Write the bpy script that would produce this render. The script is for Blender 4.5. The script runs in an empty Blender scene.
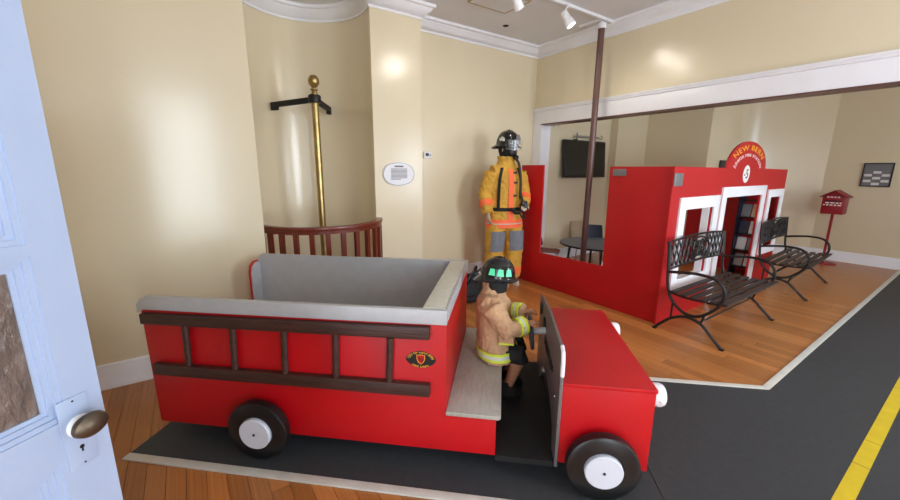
import bpy, bmesh, math, random
from mathutils import Vector, Matrix, noise
random.seed(7)
S = bpy.context.scene
C = S.collection
PI = math.pi
R = math.radians

# ------------------------------------------------------------------ camera
YAW, PIT, ROL = R(34.6), R(12.05), R(0.38)
fv = Vector((math.sin(YAW)*math.cos(PIT), math.cos(YAW)*math.cos(PIT), -math.sin(PIT)))
rv = Vector((math.cos(YAW), -math.sin(YAW), 0)); uv = rv.cross(fv)
rv, uv = rv*math.cos(ROL)+uv*math.sin(ROL), uv*math.cos(ROL)-rv*math.sin(ROL)
cd = bpy.data.cameras.new('camera'); cam = bpy.data.objects.new('camera', cd); C.objects.link(cam)
cd.sensor_width = 36; cd.lens = 380/900*36; cd.clip_start = 0.02
cam.matrix_world = Matrix(((rv.x, uv.x, -fv.x, 0), (rv.y, uv.y, -fv.y, 0), (rv.z, uv.z, -fv.z, 1.5), (0, 0, 0, 1)))
S.camera = cam
# ------------------------------------------------------------------ world, exposure
S.view_settings.view_transform = 'Standard'; S.view_settings.look = 'None'
S.view_settings.gamma = 1; S.view_settings.use_curve_mapping = False
S.view_settings.exposure = 0.36
S.cycles.use_denoising = True
S.cycles.max_bounces = 10; S.cycles.diffuse_bounces = 6
w = bpy.data.worlds.new('world'); S.world = w; w.use_nodes = True
w.node_tree.nodes['Background'].inputs[0].default_value = (.75, .86, 1, 1)
w.node_tree.nodes['Background'].inputs[1].default_value = 1.0
# ------------------------------------------------------------------ daylight through the windows (behind the camera)
YS = -2.4; XW = -.9; XE = 9.05; ZC = 3.2
DAY = (.80, .90, 1.0)
def area(name, loc, rot, sx, sy, power, col):
    l = bpy.data.lights.new(name, 'AREA'); l.shape = 'RECTANGLE'; l.size = sx; l.size_y = sy; l.energy = power; l.color = col
    o = bpy.data.objects.new(name, l); o.location = loc; o.rotation_euler = rot; C.objects.link(o); return o
WIN = [(-.38, .52, .25, 2.85, 88), (2.4, 3.6, .5, 2.8, 150), (5.2, 6.3, .5, 2.8, 90), (7.3, 8.3, .5, 2.8, 10)]
for x0, x1, z0, z1, pw in WIN:
    area('daylight', ((x0+x1)/2, YS-.16, (z0+z1)/2), (PI/2, 0, 0), x1-x0, z1-z0, pw, DAY)
area('doorway_daylight', (XW-.35, 0, 1.05), (PI/2, 0, -PI/2), .85, 2.0, 22, DAY)

# ------------------------------------------------------------------ materials
MT = {}
def mat(name, col, rough=.5, metal=0, var=.06, vscale=8, bump=0, bscale=40, spec=.5, coat=0, emit=None, estr=0, stretch=None, hrand=0, bdist=.01):
    m = bpy.data.materials.new(name); m.use_nodes = True; nt = m.node_tree; b = nt.nodes['Principled BSDF']
    L = nt.links.new
    tc = nt.nodes.new('ShaderNodeTexCoord'); src = tc.outputs['Object']
    if stretch:
        mp = nt.nodes.new('ShaderNodeMapping'); mp.inputs['Scale'].default_value = stretch; L(src, mp.inputs[0]); src = mp.outputs[0]
    nz = nt.nodes.new('ShaderNodeTexNoise'); nz.inputs['Scale'].default_value = vscale; nz.inputs['Detail'].default_value = 5
    L(src, nz.inputs['Vector'])
    rp = nt.nodes.new('ShaderNodeMapRange'); rp.inputs['To Min'].default_value = 1-var; rp.inputs['To Max'].default_value = 1+var
    rp.inputs['From Min'].default_value = .3; rp.inputs['From Max'].default_value = .7
    L(nz.outputs['Fac'], rp.inputs['Value'])
    val = rp.outputs[0]
    if hrand:
        oi = nt.nodes.new('ShaderNodeObjectInfo'); r2 = nt.nodes.new('ShaderNodeMapRange')
        r2.inputs['To Min'].default_value = 1-hrand; r2.inputs['To Max'].default_value = 1+hrand
        L(oi.outputs['Random'], r2.inputs['Value'])
        mu = nt.nodes.new('ShaderNodeMath'); mu.operation = 'MULTIPLY'; L(val, mu.inputs[0]); L(r2.outputs[0], mu.inputs[1]); val = mu.outputs[0]
    mx = nt.nodes.new('ShaderNodeVectorMath'); mx.operation = 'SCALE'; mx.inputs[0].default_value = col; L(val, mx.inputs['Scale'])
    L(mx.outputs[0], b.inputs['Base Color'])
    b.inputs['Roughness'].default_value = rough; b.inputs['Metallic'].default_value = metal
    b.inputs['Specular IOR Level'].default_value = spec; b.inputs['Coat Weight'].default_value = coat
    if bump:
        n2 = nt.nodes.new('ShaderNodeTexNoise'); n2.inputs['Scale'].default_value = bscale; n2.inputs['Detail'].default_value = 3; L(src, n2.inputs['Vector'])
        bp = nt.nodes.new('ShaderNodeBump'); bp.inputs['Strength'].default_value = bump; bp.inputs['Distance'].default_value = bdist
        L(n2.outputs['Fac'], bp.inputs['Height']); L(bp.outputs[0], b.inputs['Normal'])
    if emit:
        b.inputs['Emission Color'].default_value = (*emit, 1); b.inputs['Emission Strength'].default_value = estr
    MT[name] = m; return m
def srgb(r, g, b):
    f = lambda v: ((v/255+.055)/1.055)**2.4 if v > 10 else v/255/12.92
    return (f(r), f(g), f(b))
mat('wall', srgb(224, 211, 180), .23, var=.02, vscale=1.2, bump=.12, bscale=3.0, bdist=.02, stretch=(1, 1, .35), spec=.75)
mat('ceiling', srgb(222, 222, 224), .8, var=.03, vscale=2, bump=.1, bscale=60)
mat('trim', srgb(236, 236, 240), .35, var=.015, vscale=5)
mat('doorpaint', srgb(164, 179, 206), .3, var=.015, vscale=6, bump=.03, bscale=90)
mat('oak', srgb(176, 113, 60), .27, var=.28, vscale=5, stretch=(9, .35, 1), bump=.1, bscale=20, hrand=.24, bdist=.003)
mat('darkwoodstrip', srgb(84, 40, 18), .3, var=.2, vscale=5, stretch=(9, .8, 1))
mat('oakfar', srgb(176, 113, 60), .3, var=.22, vscale=2.2, stretch=(9, .5, 1), bump=.1, bscale=10, bdist=.003)
mat('rubber', srgb(52, 54, 57), .62, var=.12, vscale=30, bump=.25, bscale=300, bdist=.002)
mat('whitestrip', srgb(206, 204, 194), .55, var=.06, vscale=12, bump=.1, bscale=60)
mat('yellowtape', srgb(206, 178, 32), .5, var=.08, vscale=10, bump=.15, bscale=30)
mat('truckred', srgb(186, 6, 18), .42, var=.06, vscale=3, bump=.05, bscale=50, bdist=.003)
mat('stationred', srgb(182, 6, 16), .5, var=.05, vscale=2, bump=.05, bscale=60, bdist=.003)
mat('silver', srgb(182, 183, 186), .42, .1, var=.05, vscale=14, bump=.1, bscale=80, bdist=.002)
mat('greyply', srgb(172, 168, 158), .5, .1, var=.1, vscale=14, stretch=(5, 1, 1))
mat('rimply', srgb(208, 204, 190), .5, .05, var=.08, vscale=30)
mat('dashshaded', srgb(112, 108, 108), .4, .2, var=.06, vscale=14)  # silver paint of the dashboard, its shade away from the windows put into the colour
mat('visor', srgb(60, 56, 54), .1, var=.02)
mat('black', srgb(22, 22, 24), .4, var=.1, vscale=10)
mat('blackmatte', srgb(18, 18, 19), .75, var=.15, vscale=20)
mat('tyre', srgb(20, 20, 22), .35, var=.1, vscale=10)
mat('hub', srgb(206, 210, 220), .45, var=.02)
mat('darkwood', srgb(62, 38, 32), .45, var=.3, vscale=6, stretch=(1, 8, 8), bump=.3, bscale=12)
mat('mahogany', srgb(112, 48, 34), .28, var=.2, vscale=5, stretch=(6, 6, 1))
mat('brass', srgb(178, 156, 104), .34, 1, var=.18, vscale=9)
mat('bronze', srgb(100, 88, 74), .45, .9, var=.2, vscale=20)
mat('poleplum', srgb(98, 68, 62), .32, .1, var=.1, vscale=6)
mat('iron', srgb(36, 30, 29), .42, .3, var=.2, vscale=30, bump=.1, bscale=90, bdist=.002)
mat('slat', srgb(48, 39, 36), .45, var=.25, vscale=8, stretch=(.6, 8, 8), hrand=.15)
mat('chromewhite', srgb(232, 232, 236), .35, var=.02)
mat('plategrey', srgb(140, 140, 142), .4, .6, var=.08, vscale=30)
mat('textgold', srgb(240, 176, 40), .5, var=.02); mat('textwhite', srgb(238, 234, 232), .5, var=.02)
mat('paper', srgb(226, 226, 226), .6, var=.03, vscale=20); mat('ink', srgb(120, 120, 124), .6, var=.1)
mat('textblack', srgb(20, 18, 18), .5)
mat('yellowcoat', srgb(206, 158, 60), .8, var=.14, vscale=9, bump=.4, bscale=26)
mat('orangeband', srgb(255, 112, 62), .6, var=.05, vscale=12)
mat('greypatch', srgb(118, 122, 130), .8, var=.1, vscale=20)
mat('tancoat', srgb(186, 148, 112), .85, var=.1, vscale=12, bump=.4, bscale=30)
mat('limeband', srgb(204, 222, 60), .55, var=.06, vscale=20)
mat('silverband', srgb(200, 204, 196), .4, var=.06, vscale=20)
mat('skin', srgb(176, 128, 98), .55, var=.05); mat('paleskin', srgb(190, 170, 150), .6, var=.05)
mat('navy', srgb(26, 38, 66), .4, var=.08); mat('maroon', srgb(124, 26, 24), .4, var=.08); mat('tan', srgb(180, 160, 128), .5, var=.06)
mat('greytop', srgb(92, 100, 116), .35, var=.05); mat('steel', srgb(170, 170, 174), .3, .9, var=.05)
mat('screen', srgb(12, 13, 16), .18, var=.02); mat('helmetblack', srgb(16, 18, 20), .16, var=.1, coat=.4)
mat('greenreflect', srgb(96, 236, 176), .4, var=.04, vscale=40)
mat('boxred', srgb(150, 26, 38), .45, var=.06); mat('lightglow', (1, 1, 1), .5, var=0, emit=(1, .97, .92), estr=40)
mat('obscure', srgb(104, 90, 82), .3, var=.28, vscale=40, stretch=(1, 1, .5), bump=.8, bscale=70)
mat('socks', srgb(50, 50, 56), .8); mat('shadegrey', srgb(60, 66, 74), .6)
def glassmat():
    m = bpy.data.materials.new('glass'); m.use_nodes = True; nt = m.node_tree
    for n in list(nt.nodes):
        if n.type != 'OUTPUT_MATERIAL': nt.nodes.remove(n)
    out = [n for n in nt.nodes if n.type == 'OUTPUT_MATERIAL'][0]
    t = nt.nodes.new('ShaderNodeBsdfTransparent'); g = nt.nodes.new('ShaderNodeBsdfGlossy'); g.inputs['Roughness'].default_value = .05
    x = nt.nodes.new('ShaderNodeMixShader'); x.inputs[0].default_value = .06
    nt.links.new(t.outputs[0], x.inputs[1]); nt.links.new(g.outputs[0], x.inputs[2]); nt.links.new(x.outputs[0], out.inputs[0])
    MT['glass'] = m
glassmat()
vc = MT['glass'].copy(); vc.name = 'visorclear'; MT['visorclear'] = vc
for n_ in vc.node_tree.nodes:
    if n_.type == 'BSDF_GLOSSY': n_.inputs['Roughness'].default_value = .25

# ------------------------------------------------------------------ mesh helpers
def B(): return bmesh.new()
def box(bm, x0, x1, y0, y1, z0, z1, M=None):
    vs = [bm.verts.new((x, y, z)) for x in (x0, x1) for y in (y0, y1) for z in (z0, z1)]
    for f in ((0, 1, 3, 2), (4, 6, 7, 5), (0, 4, 5, 1), (2, 3, 7, 6), (0, 2, 6, 4), (1, 5, 7, 3)): bm.faces.new([vs[i] for i in f])
    if M: bmesh.ops.transform(bm, matrix=M, verts=vs)
    return vs
def prism(bm, poly, ax, a0, a1):
    """polygon (list of 2D) extruded along axis ax between a0,a1. 2D order: ax x->(y,z), y->(x,z), z->(x,y)"""
    def P(p, a): return (a, p[0], p[1]) if ax == 'x' else ((p[0], a, p[1]) if ax == 'y' else (p[0], p[1], a))
    lo = [bm.verts.new(P(p, a0)) for p in poly]; hi = [bm.verts.new(P(p, a1)) for p in poly]
    n = len(poly)
    bm.faces.new(lo); bm.faces.new(hi)
    for i in range(n): bm.faces.new([lo[i], lo[(i+1) % n], hi[(i+1) % n], hi[i]])
    return lo+hi
def holed(bm, outer, holes, ax, a0, a1):
    """board with holes: fill in 2D then extrude"""
    t = B()
    def P(p, a): return (a, p[0], p[1]) if ax == 'x' else ((p[0], a, p[1]) if ax == 'y' else (p[0], p[1], a))
    ed = []
    for loop in [outer]+holes:
        vs = [t.verts.new(P(p, a0)) for p in loop]
        ed += [t.edges.new((vs[i], vs[(i+1) % len(vs)])) for i in range(len(vs))]
    bmesh.ops.triangle_fill(t, edges=ed, use_beauty=True)
    r = bmesh.ops.extrude_face_region(t, geom=list(t.faces))
    d = {'x': (a1-a0, 0, 0), 'y': (0, a1-a0, 0), 'z': (0, 0, a1-a0)}[ax]
    bmesh.ops.translate(t, vec=d, verts=[v for v in r['geom'] if isinstance(v, bmesh.types.BMVert)])
    me = bpy.data.meshes.new('tmp'); t.to_mesh(me); t.free(); bm.from_mesh(me); bpy.data.meshes.remove(me)
def frames(pts, closed=False):
    pts = [Vector(p) for p in pts]; n = len(pts); T = []
    for i in range(n):
        a = pts[i-1] if (i > 0 or closed) else pts[i]; b = pts[(i+1) % n] if (i < n-1 or closed) else pts[i]
        T.append((b-a).normalized())
    up = Vector((0, 0, 1)) if abs(T[0].z) < .9 else Vector((1, 0, 0))
    X = T[0].cross(up).normalized(); out = []
    for i in range(n):
        X = (X-T[i]*X.dot(T[i])).normalized(); out.append((pts[i], X, T[i].cross(X).normalized()))
    return out
def tube(bm, pts, r, seg=8, closed=False, squash=1.0):
    """r: number or list per point"""
    fr = frames(pts, closed); rings = []
    for i, (p, X, Y) in enumerate(fr):
        rr = r[i] if isinstance(r, (list, tuple)) else r
        rings.append([bm.verts.new(p+X*rr*math.cos(2*PI*k/seg)+Y*rr*squash*math.sin(2*PI*k/seg)) for k in range(seg)])
    n = len(rings)
    for i in range(n if closed else n-1):
        a, b = rings[i], rings[(i+1) % n]
        for k in range(seg): bm.faces.new([a[k], a[(k+1) % seg], b[(k+1) % seg], b[k]])
    if not closed: bm.faces.new(rings[0][::-1]); bm.faces.new(rings[-1])
def loft(bm, rings, seg=24, cap=True):
    """rings: (cx,cy,cz,rx,ry) horizontal ellipses"""
    rs = [[bm.verts.new((cx+rx*math.cos(2*PI*k/seg), cy+ry*math.sin(2*PI*k/seg), cz)) for k in range(seg)] for cx, cy, cz, rx, ry in rings]
    for a, b in zip(rs, rs[1:]):
        for k in range(seg): bm.faces.new([a[k], a[(k+1) % seg], b[(k+1) % seg], b[k]])
    if cap: bm.faces.new(rs[0][::-1]); bm.faces.new(rs[-1])
def lathe(bm, prof, seg=24, M=None, cap=True):
    """prof (r,z) about z"""
    rs = []; allv = []
    for r, z in prof:
        if r < 1e-6: v = [bm.verts.new((0, 0, z))]
        else: v = [bm.verts.new((r*math.cos(2*PI*k/seg), r*math.sin(2*PI*k/seg), z)) for k in range(seg)]
        rs.append(v); allv += v
    for a, b in zip(rs, rs[1:]):
        for k in range(seg):
            f = [a[k % len(a)], a[(k+1) % len(a)], b[(k+1) % len(b)], b[k % len(b)]]
            f = list(dict.fromkeys(f))
            if len(f) > 2: bm.faces.new(f)
    for e in (rs[0], rs[-1]):
        if cap and len(e) > 2: bm.faces.new(e)
    if M: bmesh.ops.transform(bm, matrix=M, verts=allv)
    return allv
def smooth_path(pts, n=6):
    """Catmull-Rom"""
    P = [Vector(p) for p in pts]; out = []
    for i in range(len(P)-1):
        p0 = P[max(i-1, 0)]; p1 = P[i]; p2 = P[i+1]; p3 = P[min(i+2, len(P)-1)]
        for k in range(n):
            t = k/n
            out.append(.5*((2*p1)+(p2-p0)*t+(2*p0-5*p1+4*p2-p3)*t*t+(3*p1-p0-3*p2+p3)*t**3))
    out.append(P[-1]); return out
def fin(name, bm, m, parent=None, off=None, bev=0, ang=35, label=None):
    if off: bmesh.ops.translate(bm, vec=Vector(off), verts=bm.verts)
    bmesh.ops.recalc_face_normals(bm, faces=bm.faces)
    if bev:
        ed = [e for e in bm.edges if len(e.link_faces) == 2 and e.calc_face_angle() > R(40)]
        bmesh.ops.bevel(bm, geom=ed, offset=bev, segments=2, affect='EDGES', profile=.6, clamp_overlap=True)
    me = bpy.data.meshes.new(name); bm.to_mesh(me); bm.free()
    me.shade_smooth(); me.set_sharp_from_angle(angle=R(ang))
    me.materials.append(MT[m])
    o = bpy.data.objects.new(name, me); C.objects.link(o)
    if parent: o.parent = parent
    if label: o['label'] = label
    return o
def tag(o, label, cat, group=None, kind=None):
    o['label'] = label; o['category'] = cat
    if group: o['group'] = group
    if kind: o['kind'] = kind
    return o
def thing(name, loc, rz, label, cat, group=None):
    o = bpy.data.objects.new(name, None); C.objects.link(o); o.location = loc; o.rotation_euler = (0, 0, rz); o.empty_display_size = .1
    return tag(o, label, cat, group)
def struct(name, bm, m, parent=None, label=None, **k):
    o = fin(name, bm, m, parent, label=label, **k)
    o['kind'] = 'structure'
    return o
def copy_tree(o, parent=None):
    c = o.copy(); C.objects.link(c)
    if parent: c.parent = parent
    for ch in list(o.children): copy_tree(ch, c)
    return c
def remesh(bm, voxel, disp=0, dsize=.08, smooth=4, decimate=None):
    """overlapping closed pieces -> one continuous surface, as a new bmesh"""
    bmesh.ops.recalc_face_normals(bm, faces=bm.faces)
    me = bpy.data.meshes.new('tmp'); bm.to_mesh(me); bm.free()
    o = bpy.data.objects.new('tmp', me); C.objects.link(o)
    m = o.modifiers.new('r', 'REMESH'); m.mode = 'VOXEL'; m.voxel_size = voxel
    s = o.modifiers.new('s', 'SMOOTH'); s.iterations = smooth; s.factor = .5
    ev = o.evaluated_get(bpy.context.evaluated_depsgraph_get())
    out = bpy.data.meshes.new_from_object(ev)
    nb = B(); nb.from_mesh(out)
    bpy.data.objects.remove(o); bpy.data.meshes.remove(me); bpy.data.meshes.remove(out)
    if disp:
        nb.normal_update()
        for v in nb.verts:
            q = v.co/dsize
            v.co += v.normal*disp*(abs(noise.noise(Vector((q.x, q.y, q.z*.6))))-.22+.5*noise.noise(q*2.1))
    return nb
def text_bm(s, size, ext=.0015, spacing=1.0):
    cu = bpy.data.curves.new('txt', 'FONT'); cu.body = s; cu.size = size; cu.extrude = ext; cu.space_character = spacing; cu.align_x = 'CENTER'; cu.resolution_u = 3
    o = bpy.data.objects.new('tmp', cu); C.objects.link(o)
    me = bpy.data.meshes.new_from_object(o.evaluated_get(bpy.context.evaluated_depsgraph_get()))
    b = B(); b.from_mesh(me); bpy.data.objects.remove(o); bpy.data.curves.remove(cu); bpy.data.meshes.remove(me)
    return b
def only_word(b, i, n):
    """keep word i of the n words of a one line text (words lie between the widest gaps)"""
    seen = set(); isl = []
    for v in b.verts:
        if v in seen: continue
        st_ = [v]; seen.add(v); cur = []
        while st_:
            q = st_.pop(); cur.append(q)
            for e in q.link_edges:
                o = e.other_vert(q)
                if o not in seen: seen.add(o); st_.append(o)
        isl.append((min(v.co.x for v in cur), max(v.co.x for v in cur), cur))
    isl.sort(key=lambda t: t[0]); gaps = []; hi = isl[0][1]
    for k in range(1, len(isl)):
        gaps.append((isl[k][0]-hi, (isl[k][0]+hi)/2)); hi = max(hi, isl[k][1])
    cut = [-1e9]+sorted(g[1] for g in sorted(gaps)[-(n-1):])+[1e9]
    bmesh.ops.delete(b, geom=[v for a, c, vs in isl if not cut[i] < (a+c)/2 < cut[i+1] for v in vs], context='VERTS')
    return b
def arc_text(s, size, rad, ext=.0015, spacing=1.0, under=False, sx=1, sy=1, word=None):
    b = text_bm(s, size, ext, spacing)
    if word: only_word(b, *word)
    for v in b.verts:
        if not under:
            a = PI/2-v.co.x/rad; r = rad+v.co.y
        else:
            a = -PI/2+v.co.x/rad; r = rad-v.co.y
        v.co.x = r*math.cos(a)*sx; v.co.y = r*math.sin(a)*sy
    return b
def place(b, M): bmesh.ops.transform(b, matrix=M, verts=b.verts); return b
def offset_path(path, d):
    """offset to the right of travel with mitres"""
    P = [Vector((p[0], p[1])) for p in path]; out = []
    for i in range(len(P)):
        ds = []
        if i > 0: ds.append((P[i]-P[i-1]).normalized())
        if i < len(P)-1: ds.append((P[i+1]-P[i]).normalized())
        ns = [Vector((q.y, -q.x)) for q in ds]
        if len(ns) == 1: m = ns[0]*d
        else:
            s = ns[0]+ns[1]; s.normalize(); m = s*(d/max(.3, s.dot(ns[0])))
        out.append(P[i]+m)
    return out
def sweep(bm, path, prof):
    """closed profile (d,z): d to the right of travel"""
    cols = [[bm.verts.new((q.x, q.y, z)) for q in offset_path(path, d)] for d, z in prof]
    n = len(prof)
    for j in range(n):
        a, b = cols[j], cols[(j+1) % n]
        for i in range(len(path)-1): bm.faces.new([a[i], a[i+1], b[i+1], b[i]])
    bm.faces.new([c[0] for c in cols]); bm.faces.new([c[-1] for c in cols][::-1])
def wall(name, path, z0=0, z1=ZC, th=.1):
    b = B(); sweep(b, path, [(0, z0), (0, z1), (-th, z1), (-th, z0)]); return struct(name, b, 'wall')

# ================================================================== ROOM
NC = (1.10, 4.08); NR = .62
arc = [(NC[0]+NR*math.cos(a), NC[1]+NR*1.03*math.sin(a)) for a in [PI-PI*k/24 for k in range(25)]]
NICHE = [(.48, 3.302)] + arc + [(1.70, 3.9)]
YL, YC, YB, XR = 3.3, 3.9, 4.2, 4.42
wall('wall_left', [(XW-.1, YL), (.477, YL)], th=.12)
wall('wall_niche', [(.48, 3.31)] + NICHE[1:-1] + [(1.702, 3.91)], th=.08)
wall('wall_column', [(1.70, YC), (2.29, YC), (2.29, YB)], th=.04)
wall('wall_back', [(2.25, YB), (XR+.16, YB)], th=.12)
# west wall with the doorway the camera looks in through
b = B(); box(b, XW-.12, XW, .45, YL, 0, ZC); box(b, XW-.12, XW, YS, -.45, 0, ZC); box(b, XW-.12, XW, -.45, .45, 2.15, ZC); struct('wall_west', b, 'wall')
# south wall with windows
b = B(); rects = []
xs = XW-.12
for x0, x1, z0, z1, _ in WIN:
    box(b, xs, x0, YS-.14, YS, 0, ZC); box(b, x0, x1, YS-.14, YS, 0, z0); box(b, x0, x1, YS-.14, YS, z1, ZC); xs = x1
box(b, xs, XE+.12, YS-.14, YS, 0, ZC); struct('wall_south', b, 'wall')
for i, (x0, x1, z0, z1, _) in enumerate(WIN):
    f = B(); t = .05
    box(f, x0, x0+t, YS-.12, YS+.02, z0, z1); box(f, x1-t, x1, YS-.12, YS+.02, z0, z1); box(f, x0, x1, YS-.12, YS+.02, z0, z0+t); box(f, x0, x1, YS-.12, YS+.02, z1-t, z1)
    xm = (x0+x1)/2; box(f, xm-.035, xm+.035, YS-.1, YS, z0+t, z1-t); zm = (z0+z1)/2; box(f, x0+t, x1-t, YS-.1, YS, zm-.025, zm+.025)
    wf = struct('window_%d' % (i+1), f, 'trim')
    for a0, a1 in ((x0+t, xm-.035), (xm+.035, x1-t)):
        for c0, c1 in ((z0+t, zm-.025), (zm+.025, z1-t)):
            g = B(); box(g, a0, a1, YS-.06, YS-.055, c0, c1); fin('pane', g, 'glass', wf)
# partition with the wide cased opening
b = B(); box(b, XR, XR+.16, YS, YB, 2.15, ZC); box(b, XR, XR+.16, 4.05, YB, 0, 2.15); box(b, XR, XR+.16, YS, -1.3, 0, 2.15); struct('wall_right', b, 'wall')
b = B(); box(b, XR-.022, XR, -1.45, YB-.002, 2.15, 2.325); hd = struct('trim_1', b, 'trim', bev=.003)
b = B(); sweep(b, [(XR-.02, YB-.002), (XR-.02, -1.45)], [(0, 2.325), (.016, 2.33), (.022, 2.35), (.03, 2.355), (.03, 2.37), (0, 2.37)]); fin('cap_moulding', b, 'trim', hd)
b = B(); box(b, XR-.025, XR+.165, -1.3, 4.05, 2.135, 2.15); fin('soffit_strip', b, 'poleplum', hd)
b = B(); box(b, XR-.022, XR, 4.05, YB-.002, 0, 2.15); box(b, XR-.022, XR+.18, 4.038, 4.05, 0, 2.135); struct('trim_2', b, 'trim')
b = B(); box(b, XR-.022, XR, -1.45, -1.3, 0, 2.15); box(b, XR-.022, XR+.18, -1.3, -1.288, 0, 2.135); struct('trim_3', b, 'trim')
for k, yy in enumerate((3.86, 3.78)):
    b = B(); tube(b, [(XR+.03, yy, 2.14), (XR+.03, yy, 2.115), (XR+.03, yy-.012, 2.10), (XR+.03, yy-.02, 2.115)], .004, 6); fin('hook', b, 'steel', hd)
# room beyond the opening
RM2 = [(XR+.16, YB), (6.36, YB), (6.36, 4.06), (7.31, 4.06), (7.31, 2.975), (8.43, 2.975), (8.60, 2.86), (8.74, 2.66), (8.86, 2.40), (8.97, 2.1), (XE, 1.83), (XE, YS)]
wall('wall_tv', RM2[:2]+[(6.36, 4.066)], th=.1); wall('wall_breast', [(6.366, 4.06)]+RM2[3:4]+[(7.31, 2.981)], th=.1); wall('wall_bay', [(7.316, 2.975)]+RM2[5:11], th=.1); wall('wall_far', RM2[10:], th=.12)
# ceiling
b = B(); box(b, XW-.12, XE+.12, YS-.14, 4.9, ZC, ZC+.1); struct('ceiling', b, 'ceiling')
# crown moulding and baseboards
CP = [(0, 3.065), (.012, 3.065), (.014, 3.085), (.03, 3.092), (.05, 3.12), (.085, 3.145), (.095, 3.165), (.118, 3.172), (.122, 3.2), (0, 3.2)]
P1 = [(XW, YS), (XW, YL)] + NICHE + [(2.29, YC), (2.29, YB), (XR, YB), (XR, YS)]
b = B(); sweep(b, P1, CP); struct('trim_4', b, 'trim')
BP = [(0, 0), (.03, 0), (.03, .02), (.02, .035), (.02, .135), (.014, .15), (.014, .165), (.004, .175), (0, .175)]
b = B(); sweep(b, [(XW, .5), (XW, YL)] + NICHE + [(2.29, YC), (2.29, YB), (XR-.02, YB)], BP); struct('baseboard_back', b, 'trim')
b = B(); sweep(b, RM2, BP); struct('baseboard_far', b, 'trim')
# floor: slab, far boards by material, near boards one by one
b = B(); box(b, XW-.6, XE+.12, YS-.14, 4.9, -.1, -.014); fl = struct('floor', b, 'oakfar')
XP, YP0 = 6.05, 0.1
b = B(); box(b, XP, XE, YS, 4.2, -.014, 0); fin('far_boards', b, 'oakfar', fl)
b = B(); box(b, XW-.6, XP, YS, YP0, -.014, 0); fin('near_boards', b, 'oakfar', fl)
pm = B(); box(pm, .012, .988, .0007, .9993, -.014, 0)
pmesh = None; x = XW; rnd = random.Random(3); k = 0
while x < XP-.01:
    wd = .0825; top = YL if x < .45 else (4.7 if x < 1.7 else YB)
    x1 = min(x+wd, XP)
    if 3.40 < x < 3.46: wd = .04; x1 = x+wd
    y = YP0-rnd.random()*1.0
    first = True
    while y < top-.02:
        ln = rnd.choice((1.5, 1.9, 2.4, 2.9)); y0 = max(y, YP0); y1 = min(y+ln, top)
        if top-y1 < .4: y1 = top
        if y1-y0 > .05:
            if pmesh is None:
                o = fin('plank', pm, 'oak', fl); pmesh = o.data
            else:
                o = bpy.data.objects.new('plank', pmesh); C.objects.link(o); o.parent = fl
            o.location = (x, y0, 0); o.scale = (x1-x, y1-y0, 1)
            if 3.40 < x < 3.46:
                o.material_slots[0].link = 'OBJECT'; o.material_slots[0].material = MT['darkwoodstrip']
        y = y1
    x = x1
# ================================================================== ROAD MAT
A = R(137.4); FW = Vector((-math.cos(A), -math.sin(A), 0)); NN = Vector((math.sin(A), -math.cos(A), 0))
if NN.x < 0: NN = -NN
RZ = math.atan2(FW.y, FW.x)
def sn(s, n): v = FW*s+NN*n; return (v.x, v.y)
def inter_n_y(n, y):  # point on line n=const with world y
    s = (y-NN.y*n)/FW.y; return sn(s, n)
N0, N1 = 1.50, 2.68
WS = .045
YE, YE0 = .745, -.385
rd = thing('road_mat', (0, 0, 0), 0, 'black rubber road mat with white edging and a yellow centre line', 'mat')
# left end cut at an angle
endA = (-.40, 2.41)
def line_hit(p, d, n):
    p = Vector((*p, 0)); d = Vector((*d, 0)); t = (n-NN.dot(p))/NN.dot(d); q = p+d*t; return (q.x, q.y)
ed = (.6, .66)
e0 = line_hit(endA, ed, N0); e1 = line_hit(endA, ed, N1)
c1 = inter_n_y(N1, YE-WS); c0 = inter_n_y(N0, YE0)
mid0 = sn(.78, N0); mid1 = sn(.78, N1)
b = B(); prism(b, [e0, mid0, mid1, e1], 'z', .001, .007); fin('mat_sheet', b, 'rubber', rd)
m0 = sn(.784, N0); m1 = sn(.784, N1)
b = B(); prism(b, [m0, c0, (4.0, YE0), (4.0, YE-WS), c1, m1], 'z', .001, .007); fin('mat_sheet', b, 'rubber', rd)
b = B(); prism(b, [(4.003, YE0), (XE-.03, YE0), (XE-.03, YE-WS), (4.003, YE-WS)], 'z', .001, .007); fin('mat_sheet', b, 'rubber', rd)
s0 = line_hit(endA, ed, N0-WS)
def strip(poly):
    b = B(); prism(b, poly, 'z', .001, .011); return fin('edge_strip', b, 'whitestrip', rd, bev=.002)
strip([s0, inter_n_y(N0-WS, YE0-WS), c0, e0])
s1 = line_hit(endA, ed, N1+WS); cO = inter_n_y(N1+WS, YE)
strip([e1, c1, cO, s1])
strip([(c1[0]+.003, c1[1]), (XE-.03, YE-WS), (XE-.03, YE), (cO[0]+.003, YE)])
strip([c0, inter_n_y(N0-WS, YE0-WS), (XE-.03, YE0-WS), (XE-.03, YE0)])
xx = 1.95
for ln in (.78, .30, .95, .6, .9, 1.0, 1.2):
    b = B(); prism(b, [(xx, .15), (xx+ln-.006, .15), (xx+ln-.006, .215), (xx, .215)], 'z', .007, .0085); fin('centre_line', b, 'yellowtape', rd); xx += ln

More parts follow.
